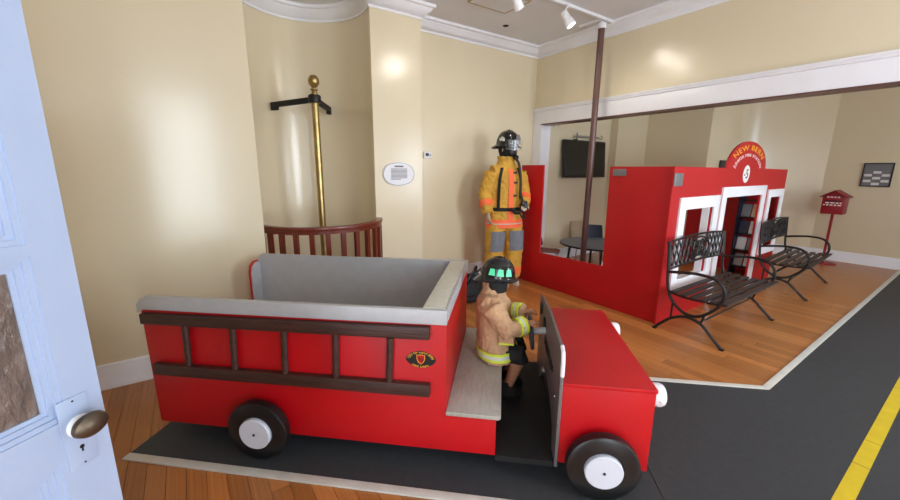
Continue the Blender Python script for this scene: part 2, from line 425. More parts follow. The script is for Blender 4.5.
# ================================================================== TOY FIRE TRUCK (frame: s forward, n away, z up)
TS, TN = -.6, 2.13
tp = sn(TS, TN)
trk = thing('toy_fire_truck', (tp[0], tp[1], .007), RZ, 'red plywood play fire truck with open silver bed and bench seat on the black mat', 'toy truck')
TO = (-TS, -TN, -.007)
def part(name, bm, m, parent=trk, **k): return fin(name, bm, m, parent, off=TO, **k)
n0, n1 = 1.64, 2.63
s_r, s_p = -1.87, -.245
def round_rect(x0, x1, z0, z1, r, corners, seg=6):
    pts = []
    for (cx, cz, a0, key) in ((x1, z1, 0, 'tr'), (x0, z1, 90, 'tl'), (x0, z0, 180, 'bl'), (x1, z0, 270, 'br')):
        if key in corners:
            ccx = cx-r if 'r' in key else cx+r; ccz = cz-r if 't' in key else cz+r
            for k in range(seg+1): a = R(a0+90*k/seg); pts.append((ccx+r*math.cos(a), ccz+r*math.sin(a)))
        else: pts.append((cx, cz))
    return pts
for nn, nm in ((n0, 'near'), (n1-.018, 'far')):
    b = B(); pl = [(s_r, .80), (s_r+.012, .11), (.0, .118), (.0, .322), (s_p, .322), (s_p, .845), (s_r+.05, .83)]
    prism(b, pl, 'y', nn, nn+.018); part('side_panel', b, 'truckred', bev=.002)
    b = B(); q = [(s_r-.012, .752), (s_r+.025, .772), (s_p+.004, .79), (s_p+.004, .862), (s_r+.05, .846), (s_r+.012, .828), (s_r-.008, .80)]
    y0 = n0-.012 if nn == n0 else n1-.012
    prism(b, q, 'y', y0, y0+.03); part('top_rail', b, 'silver', bev=.004)
# silver lining inside the bed
b = B(); prism(b, round_rect(s_r+.02, s_p-.02, .15, .86, .06, ('tl',)), 'y', n1-.032, n1-.019); part('bed_lining', b, 'silver')
b = B(); prism(b, round_rect(s_r+.02, s_p-.02, .15, .82, .06, ('tl',)), 'y', n0+.019, n0+.030); part('bed_lining', b, 'silver')
b = B(); box(b, s_r+.015, s_p-.02, n0+.03, n1-.033, .15, .17); part('bed_floor', b, 'greyply')
# rear corner posts
for y0, y1 in ((n1-.13, n1-.033), (n0+.031, n0+.10)):
    b = B(); prism(b, [(y0, .15), (y1, .15), (y1, .80 if y0 > 2 else .76)] + ([(y0+.05, .80), (y0+.015, .775), (y0, .73)] if y0 > 2 else [(y0, .76)]), 'x', s_r+.02, s_r+.034); o = part('rear_post', b, 'silver')
    b = B(); prism(b, [(y0-.004, .15), (y1, .15), (y1, .81 if y0 > 2 else .765)] + ([(y0+.05, .81), (y0+.012, .785), (y0-.004, .735)] if y0 > 2 else [(y0-.004, .765)]), 'x', s_r+.006, s_r+.0195); part('rear_post', b, 'truckred')
# partition behind the seat with its rim
b = B(); box(b, s_p-.018, s_p, n0+.019, n1-.019, .12, .846); part('partition', b, 'truckred')
b = B(); box(b, s_p-.115, s_p-.008, n0+.016, n1-.03, .848, .864); part('partition_rim', b, 'rimply', bev=.003)
b = B(); box(b, s_p-.007, s_p+.006, n0+.019, n1-.013, .80, .866); part('rim_edging', b, 'silver', bev=.003)
# seat
b = B(); prism(b, [(s_p+.001, n0-.015), (.012, n0-.015), (.022, n0-.005), (.022, n1+.005), (.012, n1+.012), (s_p+.001, n1+.012)], 'z', .323, .345); part('seat', b, 'greyply', bev=.004)
b = B(); box(b, -.018, .0, n0+.019, n1-.019, .12, .322); part('seat_front', b, 'truckred')
for q in ((.0, n0+.02), (-.20, n0+.01), (-.02, n1-.05)):
    b = B(); lathe(b, [(0, .346), (.006, .346), (.005, .348), (0, .349)], 8, Matrix.Translation((q[0], q[1], 0))); part('screw', b, 'steel')
# footwell floor
b = B(); box(b, -.0, .31, n0+.004, n1-.004, .085, .115); part('footwell_floor', b, 'blackmatte')
# dashboard with leg cut-outs
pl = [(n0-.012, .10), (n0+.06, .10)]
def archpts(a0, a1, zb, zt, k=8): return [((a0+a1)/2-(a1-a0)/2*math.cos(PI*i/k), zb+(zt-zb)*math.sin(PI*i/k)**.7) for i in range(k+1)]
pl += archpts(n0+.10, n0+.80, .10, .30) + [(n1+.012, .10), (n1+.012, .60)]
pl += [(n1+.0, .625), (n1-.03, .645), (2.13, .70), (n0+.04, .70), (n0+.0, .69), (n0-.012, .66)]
b = B(); prism(b, pl, 'x', .283, .298); dsh = part('dashboard', b, 'dashshaded', bev=.003)
b = B(); tube(b, [(.2905, n0-.014, .58), (.2905, n0-.014, .65), (.2905, n0+.0, .69), (.2905, n0+.04, .703)], .0095, 8); part('dash_edging', b, 'chromewhite', dsh)
for yy, zz in ((2.52, .575), (2.31, .55)):
    g = B(); lathe(g, [(0, 0), (.04, 0), (.043, .004), (.043, .010), (.036, .012), (0, .012)], 20, Matrix.Translation((.283, yy, zz)) @ Matrix.Rotation(-PI/2, 4, 'Y')); part('gauge', g, 'black', dsh)
# ornamental black lettering strokes on the dashboard (illegible in the photograph)
rr = random.Random(5); g = B()
for i in range(7):
    yy = 2.22-i*.058; zz = .475
    for j in range(3):
        p = [(.281, yy+rr.uniform(-.022, .022), zz+rr.uniform(-.03, .03)) for _ in range(4)]
        tube(g, smooth_path(p, 4), .0045, 6)
part('lettering', g, 'textblack', dsh)['kind'] = 'stuff'
for yy in (1.75, 2.5):
    g = B(); lathe(g, [(0, 0), (.006, 0), (.005, .003), (0, .004)], 8, Matrix.Translation((.283, yy, .30 if yy > 2 else .40)) @ Matrix.Rotation(-PI/2, 4, 'Y')); part('screw', g, 'steel', dsh)
# hood box
b = B(); box(b, .299, .706, n0, n0+.018, .118, .523); part('hood_side', b, 'truckred', bev=.002)
b = B(); box(b, .299, .706, n1-.018, n1, .118, .523); part('hood_side', b, 'truckred', bev=.002)
b = B(); box(b, .688, .706, n0+.0185, n1-.0185, .118, .523); part('hood_front', b, 'truckred', bev=.002)
b = B(); box(b, .299, .711, n0-.004, n1+.004, .5235, .541); part('hood_top', b, 'truckred', bev=.003)
for yy in (1.755, 2.50):
    b = B(); lathe(b, [(0, 0), (.052, 0), (.055, .03), (.055, .062), (.048, .076), (.043, .079), (0, .082)], 24, Matrix.Translation((.706, yy, .452)) @ Matrix.Rotation(PI/2, 4, 'Y'))
    h = part('headlight', b, 'chromewhite')
    rr = random.Random(int(yy*10)); g = B()
    for i in range(5):
        a = rr.uniform(1.5, 4.6); 
        x0 = .737+rr.uniform(0, .018)
        tube(g, [(x0+rr.uniform(-.012, .012), yy+.0555*math.cos(a+d), .452+.0555*math.sin(a+d)) for d in (0, rr.uniform(.1, .3))], .0016, 5)
    part('pen_marks', g, 'ink', h)['kind'] = 'stuff'
# wheels
def wheel(sc, nc, sgn):
    M = Matrix.Translation((sc, nc, .165+.007)) @ Matrix.Rotation(PI/2*sgn, 4, 'X')
    b = B(); lathe(b, [(.085, -.03), (.150, -.03), (.162, -.022), (.165, 0), (.162, .022), (.150, .03), (.09, .03), (.085, .022)], 40, M)
    w_ = part('wheel', b, 'tyre')
    b = B(); lathe(b, [(0, -.02), (.084, -.02), (.084, .042), (.080, .046), (0, .046)], 32, M); h = part('hub', b, 'hub', w_)
    b = B(); lathe(b, [(0, .046), (.007, .046), (.006, .050), (0, .051)], 10, M); part('bolt', b, 'textblack', h)
for sc in (-1.215, .487):
    wheel(sc, n0-.06, 1); wheel(sc, n1+.06, -1)
    b = B(); tube(b, [(sc, n0-.05, .172), (sc, n1+.05, .172)], .014, 10); part('axle', b, 'iron')
# city emblem on the side: black oval, shield, lettering
def ME(dx=0, dz=0, d=.0): return Matrix.Translation((-.368+dx, n0-.001-d, .605+dz)) @ Matrix.Rotation(PI/2, 4, 'X')
b = B(); prism(b, [(.074*math.copysign(abs(math.cos(2*PI*k/32))**1.25, math.cos(2*PI*k/32)), .044*math.copysign(abs(math.sin(2*PI*k/32))**1.1, math.sin(2*PI*k/32))) for k in range(32)], 'z', 0, .001); place(b, ME()); em = part('emblem', b, 'textblack')
def ell(s, under):
    t = text_bm(s, .0165, .0004, 1.02)
    for v in t.verts:
        a = (PI/2-v.co.x/.052) if not under else (-PI/2+v.co.x/.052); r = .72+v.co.y/.055 if not under else .98-v.co.y/.055
        v.co.x = .072*r*math.cos(a); v.co.y = .043*r*math.sin(a)
    return t
b = ell('CITY OF NEW BERN', False); place(b, ME(d=.0015)); part('lettering', b, 'textgold', em)
b = ell('FIRE DEPT.', True); place(b, ME(d=.0015)); part('lettering', b, 'textgold', em)
b = B(); prism(b, [(-.02, .022), (.02, .022), (.019, 0), (.011, -.016), (0, -.024), (-.011, -.016), (-.019, 0)], 'z', .0011, .0022); place(b, ME()); part('shield', b, 'truckred', em)
b = B(); sh = [(-.02, .022), (0, .024), (.02, .022), (.019, 0), (.011, -.016), (0, -.024), (-.011, -.016), (-.019, 0)]; tube(b, [(p[0], p[1], .002) for p in sh], .0016, 5, closed=True); place(b, ME()); part('shield_border', b, 'textgold', em)
b = text_bm('N', .03, .0005); place(b, ME(dz=-.009, d=.0028)); part('lettering', b, 'textblack', em)
# steering wheel
MS = Matrix.Translation((.195, 2.25, .515)) @ Matrix.Rotation(R(84), 4, 'Y')
b = B(); tube(b, [MS @ Vector((.10*math.cos(2*PI*k/28), .10*math.sin(2*PI*k/28), 0)) for k in range(28)], .011, 8, closed=True); st = part('steering_wheel', b, 'shadegrey')
for a in (0, 120, 240):
    b = B(); tube(b, [MS @ Vector((.01*math.cos(R(a)), .01*math.sin(R(a)), 0)), MS @ Vector((.098*math.cos(R(a)), .098*math.sin(R(a)), 0))], .007, 6); part('spoke', b, 'shadegrey', st)
b = B(); tube(b, [(.19, 2.25, .515), (.284, 2.25, .53)], .021, 14); part('steering_column', b, 'silver')
# ladder
ld = thing('wooden_ladder', (*sn(-1.08, n0-.02), .42), RZ, 'dark brown wooden ladder hung along the side of the red toy truck', 'ladder')
LO = (1.08, -(n0-.02), -.42)
b = B(); prism(b, [(-1.845, .702), (-.319, .722), (-.319, .782), (-1.845, .758)], 'y', n0-.038, n0-.001); fin('rail', b, 'darkwood', ld, off=LO, bev=.006)
b = B(); prism(b, [(-1.815, .416), (-.32, .426), (-.32, .49), (-1.815, .478)], 'y', n0-.038, n0-.001); fin('rail', b, 'darkwood', ld, off=LO, bev=.006)
for ss in (-1.60, -1.333, -1.054, -.784, -.511):
    b = B(); tube(b, [(ss-.012, n0-.02, .47), (ss, n0-.02, .715)], .0165, 10); fin('rung', b, 'darkwood', ld, off=LO)

# ================================================================== PLAY FIRE STATION
ps = thing('play_fire_station', (5.2, 2.7, 0), 0, 'red plywood play fire station with arched sign and white framed openings', 'playhouse')
PO = (-5.2, -2.7, 0)
def pp(name, bm, m, parent=ps, **k): return fin(name, bm, m, parent, off=PO, **k)
XS, YF, HS = 3.74, 1.76, 1.535
b = B(); prism(b, [(YF+.02, .0), (3.72, .0), (3.72, 1.555), (3.34, 1.555), (3.33, .435), (2.41, .455), (2.425, HS), (YF+.02, HS)], 'x', XS-.02, XS); pp('side_wall', b, 'stationred', bev=.002)
outer = [(XS-.04, 0), (4.90, 0), (4.90, 1.225), (5.96, 1.225), (5.96, 0), (6.83, 0), (6.83, 1.52), (5.97, 1.53)]
outer += [(5.40+.57*math.cos(R(a)), 1.53+.30*math.sin(R(a))) for a in range(8, 173, 8)] + [(4.83, 1.53), (XS-.04, HS)]
h1 = [(3.98, .40), (4.62, .40), (4.62, 1.145), (3.98, 1.145)]; h2 = [(6.29, .50), (6.68, .50), (6.68, 1.17), (6.29, 1.17)]
b = B(); holed(b, outer, [h1, h2], 'y', YF-.0, YF+.02); fac = pp('facade', b, 'stationred')
def wframe(x0, x1, z0, z1, wd, sill=True):
    b = B()
    outer = [(x0, z0), (x1, z0), (x1, z1), (x0, z1)]
    if sill: holed(b, outer, [[(x0+wd, z0+wd), (x1-wd, z0+wd), (x1-wd, z1-wd), (x0+wd, z1-wd)]], 'y', YF-.022, YF-.001)
    else: prism(b, [(x0, z0), (x0+wd, z0), (x0+wd, z1-wd), (x1-wd, z1-wd), (x1-wd, z0), (x1, z0), (x1, z1), (x0, z1)], 'y', YF-.022, YF-.001)
    return b
pp('window_frame', wframe(3.865, 4.735, .30, 1.245, .12), 'trim', bev=.003)
pp('window_frame', wframe(6.19, 6.775, .40, 1.265, .10), 'trim', bev=.003)
pp('door_frame', wframe(4.785, 6.085, .0, 1.325, .115, False), 'trim', bev=.003)
b = B(); box(b, 3.985, 4.615, YF+.02, YF+.09, .385, .40); box(b, 4.60, 4.615, YF+.02, YF+.09, .40, 1.145); pp('window_return', b, 'trim')
# end wall inside
b = B(); box(b, 6.81, 6.83, YF+.021, 2.95, 0, 1.50); pp('end_wall', b, 'stationred')
# sign lettering on the arch
def MF(x, z, d=.0): return Matrix.Translation((x, YF-.002-d, z)) @ Matrix.Rotation(PI/2, 4, 'X')
for k in range(2): b = arc_text('NEW BERN', .15, .415, spacing=1.12, sx=1.1, sy=.56, word=(k, 2)); place(b, MF(5.40, 1.50)); pp('lettering', b, 'textgold', fac)
for k in range(3): b = arc_text('JUNIOR FIRE STATION', .08, .335, spacing=1.08, sx=1.12, sy=.56, word=(k, 3)); place(b, MF(5.40, 1.475)); pp('lettering', b, 'textwhite', fac)
b = B(); prism(b, [(.095*math.cos(2*PI*k/28), .10*math.sin(2*PI*k/28)) for k in range(28)], 'z', 0, .003); place(b, MF(5.385, 1.463)); ov = pp('badge', b, 'textwhite', fac)
b = text_bm('5', .15, .001); place(b, MF(5.40, 1.415, .004)); pp('emblem_mark', b, 'textblack', ov)
b = B(); lathe(b, [(0, 0), (.012, 0), (.012, .002), (0, .002)], 12); place(b, MF(5.335, 1.455, .003)); pp('emblem_mark', b, 'textblack', ov)
b = B(); box(b, 3.703, 3.87, YF-.010, YF-.0005, 1.355, 1.475); o = pp('plate', b, 'plategrey', bev=.002, label='grey metal plate')
b = B(); box(b, XS-.027, XS-.0205, 2.235, 2.385, 1.44, 1.51); o = pp('plate', b, 'plategrey', bev=.002, label='small silver plate')
g = B()
for k in range(3): box(g, XS-.0285, XS-.0272, 2.255, 2.365, 1.458+k*.015, 1.463+k*.015)
pp('plate_lines', g, 'ink', o)
# magazine rack seen through the play doorway
rk = thing('magazine_rack', (6.64, 2.02, 0), 0, 'dark blue sided rack of magazines inside the red play station doorway', 'rack')
b = B(); box(b, -.12, .12, .125, .145, 0, 1.25); fin('side_panel', b, 'navy', rk)
for xx_ in (-.11, .11):
    b = B(); tube(b, [(xx_, -.13, 0), (xx_, -.13, 1.25)], .007, 6); fin('upright', b, 'iron', rk)
for k in range(5):
    b = B(); box(b, -.11, .11, -.135, .124, .12+k*.24, .135+k*.24); fin('shelf', b, 'iron', rk)
SHELF = ('lowest', 'second lowest', 'second highest', 'highest')
COV = ((('paper', 'white'), ('silver', 'grey'), ('maroon', 'maroon')), (('ink', 'dark grey'), ('paper', 'white'), ('tan', 'beige')), (('paper', 'white'), ('navy', 'navy'), ('silver', 'grey')), (('tan', 'beige'), ('ink', 'dark grey'), ('paper', 'white')))
for k in range(4):
    for j in range(2):
        b = B(); y = -.065+j*.125; z = .136+k*.24; box(b, -.006, .006, -.055, .055, 0, .18)
        o = fin('magazine', b, COV[k][j][0], None); o.location = (6.585, 2.02+y, z+.004); o.rotation_euler = (0, R(14), 0)
        tag(o, '%s magazine leaning on the %s shelf of the blue sided rack' % (COV[k][j][1], SHELF[k]), 'magazine', 'magazines in the play station rack')
# the plum painted pole
pl = thing('fire_pole', (4.19, 3.005, 0), 0, 'plum brown sliding pole with a white ceiling collar inside the red play station', 'pole')
b = B(); tube(b, [(0, 0, 0), (0, 0, 3.13)], .037, 20); fin('shaft', b, 'poleplum', pl)
b = B(); lathe(b, [(0.038, 3.10), (.05, 3.10), (.052, 3.115), (.052, 3.155), (.038, 3.16)], 20, cap=False); lathe(b, [(0, 3.13), (.03, 3.13), (.03, 3.199), (0, 3.199)], 12); fin('collar', b, 'chromewhite', pl)
b = B(); lathe(b, [(.038, 0), (.08, 0), (.08, .01), (.045, .02), (.038, .02)], 20, cap=False); fin('floor_flange', b, 'poleplum', pl)

# ================================================================== BENCHES
def make_bench():
    t = thing('garden_bench', (0, 0, 0), 0, '', 'bench', 'iron benches along the red facade')
    W = 1.2; r = .0135
    def end(x):
        b = B()
        loop = smooth_path([(x, .535, .86), (x, .52, .66), (x, .505, .47), (x, .455, .33), (x, .37, .25), (x, .285, .222), (x, .19, .25), (x, .09, .345), (x, .045, .44), (x, .055, .53), (x, .125, .595), (x, .25, .612), (x, .38, .60), (x, .51, .578)], 5)
        tube(b, loop, r, 8); return fin('end_frame', b, 'iron', t)
    def legs(x):
        b = B()
        tube(b, smooth_path([(x, .57, .012), (x, .53, .06), (x, .44, .145), (x, .335, .195), (x, .25, .195), (x, .175, .165), (x, .09, .085), (x, .01, .012)], 5), r, 8)
        box(b, x-.016, x+.016, .555, .59, 0, .014); box(b, x-.016, x+.016, -.015, .02, 0, .014)
        tube(b, [(x, .19, .175), (x, .165, .27)], .009, 6); tube(b, [(x, .44, .145), (x, .44, .315)], .009, 6)
        return fin('leg', b, 'iron', t)
    for x in (0, W): end(x); legs(x)
    b = B(); tube(b, [(0, .2, .182), (W, .2, .182)], .008, 6); fin('cross_rod', b, 'iron', t)
    for x in (.02, W-.02):
        b = B(); tube(b, smooth_path([(x, .03, .385), (x, .2, .372), (x, .36, .37), (x, .50, .39)], 4), .010, 6); fin('seat_bar', b, 'iron', t)
    for k in range(6):
        y = .03+k*.082; z = .392-.012*math.sin(PI*k/5)
        b = B(); box(b, -.02, W+.02, y-.026, y+.026, z, z+.02); fin('slat', b, 'slat', t, bev=.004)
    # backrest lattice: leans back slightly
    x0, x1, z0, z1 = .02, W-.02, .60, .85
    def P(x, z): return (x, .515+(z-.60)*.09, z)
    def top(x): return z1+.028*math.sin(PI*(x-x0)/(x1-x0))**.8
    def bot(x): return z0+.02*math.sin(PI*(x-x0)/(x1-x0))
    b = B(); N = 20
    loop = [P(x0+(x1-x0)*k/N, top(x0+(x1-x0)*k/N)) for k in range(N+1)] + [P(x1-(x1-x0)*k/N, bot(x1-(x1-x0)*k/N)) for k in range(N+1)]
    tube(b, loop, .011, 6, closed=True); bf = fin('back_frame', b, 'iron', t)
    b = B(); cx = (x0+x1)/2; cz = .735; rx, rz = .23, .115
    for sgn in (1, -1):
        c = -1.0
        while c < 2.6:
            # x = c + sgn*(z-z0)*.62
            pts = []
            for k in range(13):
                z = z0+(z1+.03-z0)*k/12; x = c+sgn*(z-z0)*.48
                if x0 < x < x1 and bot(x) <= z <= top(x) and ((x-cx)/rx)**2+((z-cz)/rz)**2 > 1: pts.append(P(x, z))
                else:
                    if len(pts) > 1: tube(b, pts, .009, 4)
                    pts = []
            if len(pts) > 1: tube(b, pts, .009, 4)
            c += .082
    fin('lattice', b, 'iron', t)['kind'] = 'stuff'
    b = B()
    tube(b, [P(cx+rx*math.cos(2*PI*k/28), cz+rz*math.sin(2*PI*k/28)) for k in range(28)], .011, 6, closed=True)
    tube(b, [P(cx+rx*.55*math.cos(2*PI*k/24), cz+rz*.6*math.sin(2*PI*k/24)) for k in range(24)], .012, 6, closed=True)
    for sx in (1, -1):
        for sz in (1, -1):
            tube(b, [P(cx+sx*(.03+.10*k/14), cz+sz*(.02+.06*math.sin(k/14*PI))) for k in range(15)], .012, 6)
            tube(b, [P(cx+sx*(.14+.045*math.cos(k/8*2*PI)*(1-k/14)), cz+sz*(.045+.03*math.sin(k/8*2*PI)*(1-k/14))) for k in range(9)], .009, 6)
    for k in range(8):
        a = 2*PI*k/8; tube(b, [P(cx, cz), P(cx+.11*math.cos(a), cz+.06*math.sin(a))], [.02, .009], 6)
    fin('medallion', b, 'iron', t)
    return t
bn = make_bench(); bn.location = (3.61, 1.145, 0); bn['label'] = 'dark iron lattice-back bench in front of the larger white framed play window'
bn2 = copy_tree(bn); bn2.location = (5.90, 1.13, 0); bn2.rotation_euler = (0, 0, R(3)); bn2['label'] = 'dark iron bench with lattice back standing by the red post box'

# ================================================================== POST BOX, NOTICE
mb = thing('post_box', (8.62, 1.55, 0), 0, 'small red house shaped box on a red post with round base', 'post box')
b = B(); lathe(b, [(0, 0), (.17, 0), (.17, .012), (.15, .02), (0, .022)], 28); fin('base', b, 'boxred', mb)
b = B(); box(b, -.016, .016, -.016, .016, .02, .83); fin('post', b, 'boxred', mb)
b = B(); prism(b, [(-.13, .83), (.13, .83), (.13, 1.10), (0, 1.19), (-.13, 1.10)], 'x', -.14, .14); fin('body', b, 'boxred', mb, bev=.003)
for sg in (1, -1):
    b = B(); prism(b, [(0, 1.21), (sg*.165, 1.105), (sg*.165, 1.09), (0, 1.195)], 'x', -.18, .16); fin('roof_panel', b, 'boxred', mb)
b = B(); box(b, -.148, -.1405, -.10, .10, 1.035, 1.05); fin('slot', b, 'textblack', mb)
g = B(); rr = random.Random(4)
for k, z in enumerate((1.09, 1.0, .965)):
    y = -.10 if k else -.07
    while y < (.10 if k else .07):
        l_ = rr.uniform(.02, .05); box(g, -.1425, -.1405, y, min(y+l_, .11), z, z+.018); y += l_+.014
fin('faded_lettering', g, 'textwhite', mb)['kind'] = 'stuff'
nt = thing('framed_notice', (XE-.012, 1.22, 1.45), 0, 'black framed grey notice board of printed cards on the far wall', 'notice')
b = B(); holed(b, [(-.165, -.185), (.165, -.185), (.165, .185), (-.165, .185)], [[(-.15, -.17), (.15, -.17), (.15, .17), (-.15, .17)]], 'x', -.016, .011); fin('frame', b, 'black', nt)
b = B(); box(b, -.004, .010, -.15, .15, -.17, .17); fin('backing', b, 'ink', nt)
b = B(); box(b, -.007, -.0045, -.14, .14, .085, .16); fin('card', b, 'ink', nt)
for j in range(3):
    for k in range(5):
        b = B(); y = -.14+j*.097; z = -.16+k*.045; box(b, -.007, -.0045, y, y+.086, z, z+.038); fin('card', b, 'paper' if (j+k) % 2 else 'ink', nt)
# dark frame on the breast wall just above the station
b = B(); box(b, -.02, 0, -.07, .07, -.09, .09); o = fin('wall_switch_plate', b, 'black', bev=.004); o.location = (7.93, 2.972, 1.60); o.rotation_euler = (0, 0, PI/2); o.scale = (1, 1.8, .9)
tag(o, 'small black box on the wall above the red play station', 'box')

# ================================================================== TV, TABLE, CHAIRS
tv = thing('television', (5.58, 4.15, 1.37), 0, 'black flat screen television on a wall bracket', 'television')
M = Matrix.Rotation(R(-4), 4, 'X')
b = B(); box(b, -.545, .545, -.07, -.025, 0, .60, M); fin('body', b, 'black', tv, bev=.006)
b = B(); box(b, -.525, .525, -.0725, -.0705, .025, .58, M); fin('screen', b, 'screen', tv)
b = B(); box(b, -.1, .1, -.02, .048, .2, .4); box(b, -.25, -.21, -.02, .03, .05, .62); box(b, .21, .25, -.02, .03, .05, .62); fin('bracket', b, 'iron', tv)
b = B(); box(b, -.26, .30, -.06, .0, .645, .675); fin('speaker_bar', b, 'steel', tv, bev=.004)
b = B(); tube(b, [(-.25, -.03, .60), (-.25, -.03, .72)], .008, 6); tube(b, [(.15, -.03, .60), (.15, -.03, .645)], .008, 6); tube(b, smooth_path([(.28, -.03, .66), (.40, -.03, .645), (.43, -.03, .68), (.38, -.03, .70)], 4), .006, 6); fin('cable', b, 'black', tv)
tb = thing('activity_table', (4.75, 3.2, 0), 0, 'low round grey topped table inside the red play station', 'table')
b = B(); lathe(b, [(0, .455), (.49, .455), (.5, .462), (.5, .476), (.495, .48), (0, .48)], 48); tt = fin('tabletop', b, 'greytop', tb)
b = B(); lathe(b, [(.5005, .456), (.505, .458), (.505, .478), (.5005, .48)], 48, cap=False); fin('edge_band', b, 'black', tt)
for k in range(4):
    a = PI/4+k*PI/2; b = B(); tube(b, [(.36*math.cos(a), .36*math.sin(a), .455), (.40*math.cos(a), .40*math.sin(a), 0)], .016, 10); fin('leg', b, 'iron', tb)
def kid_chair(m, loc, rz, label):
    t = thing('child_chair', (*loc, 0), rz, label, 'chair')
    # faces +x
    b = B(); g = [[None]*7 for _ in range(6)]
    def shell(rows, th, name):
        b = B(); grid = [[b.verts.new(p) for p in r] for r in rows]
        for i in range(len(rows)-1):
            for j in range(len(rows[0])-1): b.faces.new([grid[i][j], grid[i][j+1], grid[i+1][j+1], grid[i+1][j]])
        bmesh.ops.recalc_face_normals(b, faces=b.faces); bmesh.ops.solidify(b, geom=list(b.faces), thickness=th)
        return fin(name, b, m, t)
    shell([[(-.14+.29*i/5, (-.15+.3*j/6), .30+.02*((j-3)/3)**2-.01*math.sin(PI*i/5)-.02*(i == 5)) for j in range(7)] for i in range(6)], .01, 'seat')
    shell([[(-.15-.07*i/6-.0+.03*((j-3)/3)**2, (-.15+.3*j/6)*(1-.12*(i/6)**3), .36+.27*i/6) for j in range(7)] for i in range(7)], .01, 'backrest')
    for sx, sy in ((1, 1), (1, -1), (-1, 1), (-1, -1)):
        b = B(); tube(b, [(.10*sx, .11*sy, .295), (.15*sx, .15*sy, 0)], .01, 8); fin('leg', b, 'steel', t)
    for sy in (1, -1):
        b = B(); tube(b, smooth_path([(-.08, .09*sy, .295), (-.15, .09*sy, .30), (-.175, .09*sy, .36), (-.195, .09*sy, .45)], 4), .009, 8); fin('back_support', b, 'steel', t)
    return t
kid_chair('navy', (5.22, 3.58), R(220), 'navy plastic child chair behind the round grey table')
kid_chair('tan', (5.44, 3.96), R(240), 'beige plastic child chair behind the round grey table')
kid_chair('maroon', (4.42, 3.77), R(-55), 'maroon plastic child chair beside the round grey table')

# ================================================================== NICHE: rail, brass pole
RC = (1.09, 3.88); RR = .58; a0, a1 = 190, 342; ZR = 1.0
rl = thing('bow_railing', (RC[0], RC[1]-.3, 0), 0, 'curved mahogany railing with square balusters across the wall niche', 'railing')
RO = (-RC[0], -(RC[1]-.3), 0)
def arcp(a, r=RR): return (RC[0]+r*math.cos(R(a)), RC[1]+r*math.sin(R(a)))
def arcbar(a, b_, r0, r1, z0, z1, name, N=36, bev=0):
    bm = B(); sweep(bm, [arcp(a+(b_-a)*k/N) for k in range(N+1)], [(r0, z0), (r1, z0), (r1, z1), (r0, z1)]); return fin(name, bm, 'mahogany', rl, off=RO, bev=bev)
arcbar(a0, a1, -.035, .035, ZR-.035, ZR, 'handrail', bev=.010)
arcbar(a0+1, a1-1, -.024, .024, ZR-.065, ZR-.036, 'subrail')
arcbar(a0+1, a1-1, -.026, .026, .08, .13, 'bottom_rail')
nb = 12
for k in range(nb):
    a = a0+3+(a1-a0-6)*k/(nb-1); x, y = arcp(a)
    b = B(); box(b, -.017, .017, -.02, .02, .13, ZR-.065, Matrix.Translation((x, y, 0)) @ Matrix.Rotation(R(a), 4, 'Z')); fin('baluster', b, 'mahogany', rl, off=RO)
for a in (a0+1, a1-1):
    x, y = arcp(a); b = B(); box(b, -.024, .024, -.024, .024, 0, ZR-.066, Matrix.Translation((x, y, 0)) @ Matrix.Rotation(R(a), 4, 'Z')); fin('end_post', b, 'mahogany', rl, off=RO)
bp = thing('brass_pole', (1.14, 4.0, 0), 0, 'polished brass fire pole with ball finial standing in the wall niche', 'pole')
b = B(); tube(b, [(0, 0, 0), (0, 0, 2.2)], .033, 24); fin('shaft', b, 'brass', bp)
b = B(); lathe(b, [(0, 2.2), (.036, 2.2), (.036, 2.225), (.026, 2.235), (.024, 2.25), (.036, 2.262), (.036, 2.27), (.018, 2.28), (.03, 2.292), (.048, 2.315), (.054, 2.345), (.048, 2.372), (.03, 2.393), (0, 2.4)], 28)
bmesh.ops.translate(b, vec=(0, 0, -.02), verts=b.verts); fin('finial', b, 'brass', bp)
b = B(); lathe(b, [(.034, 2.12), (.055, 2.12), (.06, 2.13), (.06, 2.185), (.055, 2.195), (.034, 2.195)], 20, cap=False); br = fin('bracket_collar', b, 'iron', bp)
for ex, ey in ((.862-1.14, 4.62-4.0), (1.465-1.14, 4.575-4.0)):
    d = Vector((ex, ey, 0)); L_ = d.length; a = math.atan2(ey, ex)
    b = B(); M = Matrix.Rotation(a, 4, 'Z'); box(b, .05, L_, -.02, .02, 2.13, 2.18, M); box(b, L_-.09, L_, -.02, .02, 2.10, 2.13, M); fin('bracket_arm', b, 'blackmatte', br, bev=.003)

# plaque + thermostat
pq = thing('oval_plaque', (1.985, YC-.006, 1.44), 0, 'oval white enamel plaque with black rim on the cream wall pier', 'plaque')
def ov(rx, rz, n=48, wob=.0): return [(rx*math.cos(2*PI*k/n)*(1+wob*(abs(math.sin(4*PI*k/n))**6)), rz*math.sin(2*PI*k/n)*(1+wob*(abs(math.sin(4*PI*k/n))**6))) for k in range(n)]
b = B(); prism(b, ov(.198, .130, wob=.04), 'y', -.008, .005); fin('plate', b, 'trim', pq)
b = B(); tube(b, [(p[0], -.009, p[1]) for p in ov(.192, .124, wob=.04)], .0022, 6, closed=True); fin('rim_line', b, 'textblack', pq)
b = B(); box(b, -.055, .055, -.0095, -.0081, .075, .092); fin('heading_line', b, 'ink', pq)
for k in range(9):
    b = B(); box(b, -.10, .10 if k != 8 else .02, -.0095, -.0081, .052-k*.014, .059-k*.014); fin('text_line', b, 'ink', pq)
th = thing('thermostat', (2.535, YB-.002, 1.668), 0, 'small white thermostat with grey display on the wall', 'thermostat')
b = B(); box(b, -.055, .055, -.028, 0, -.04, .04); fin('case', b, 'chromewhite', th, bev=.006)
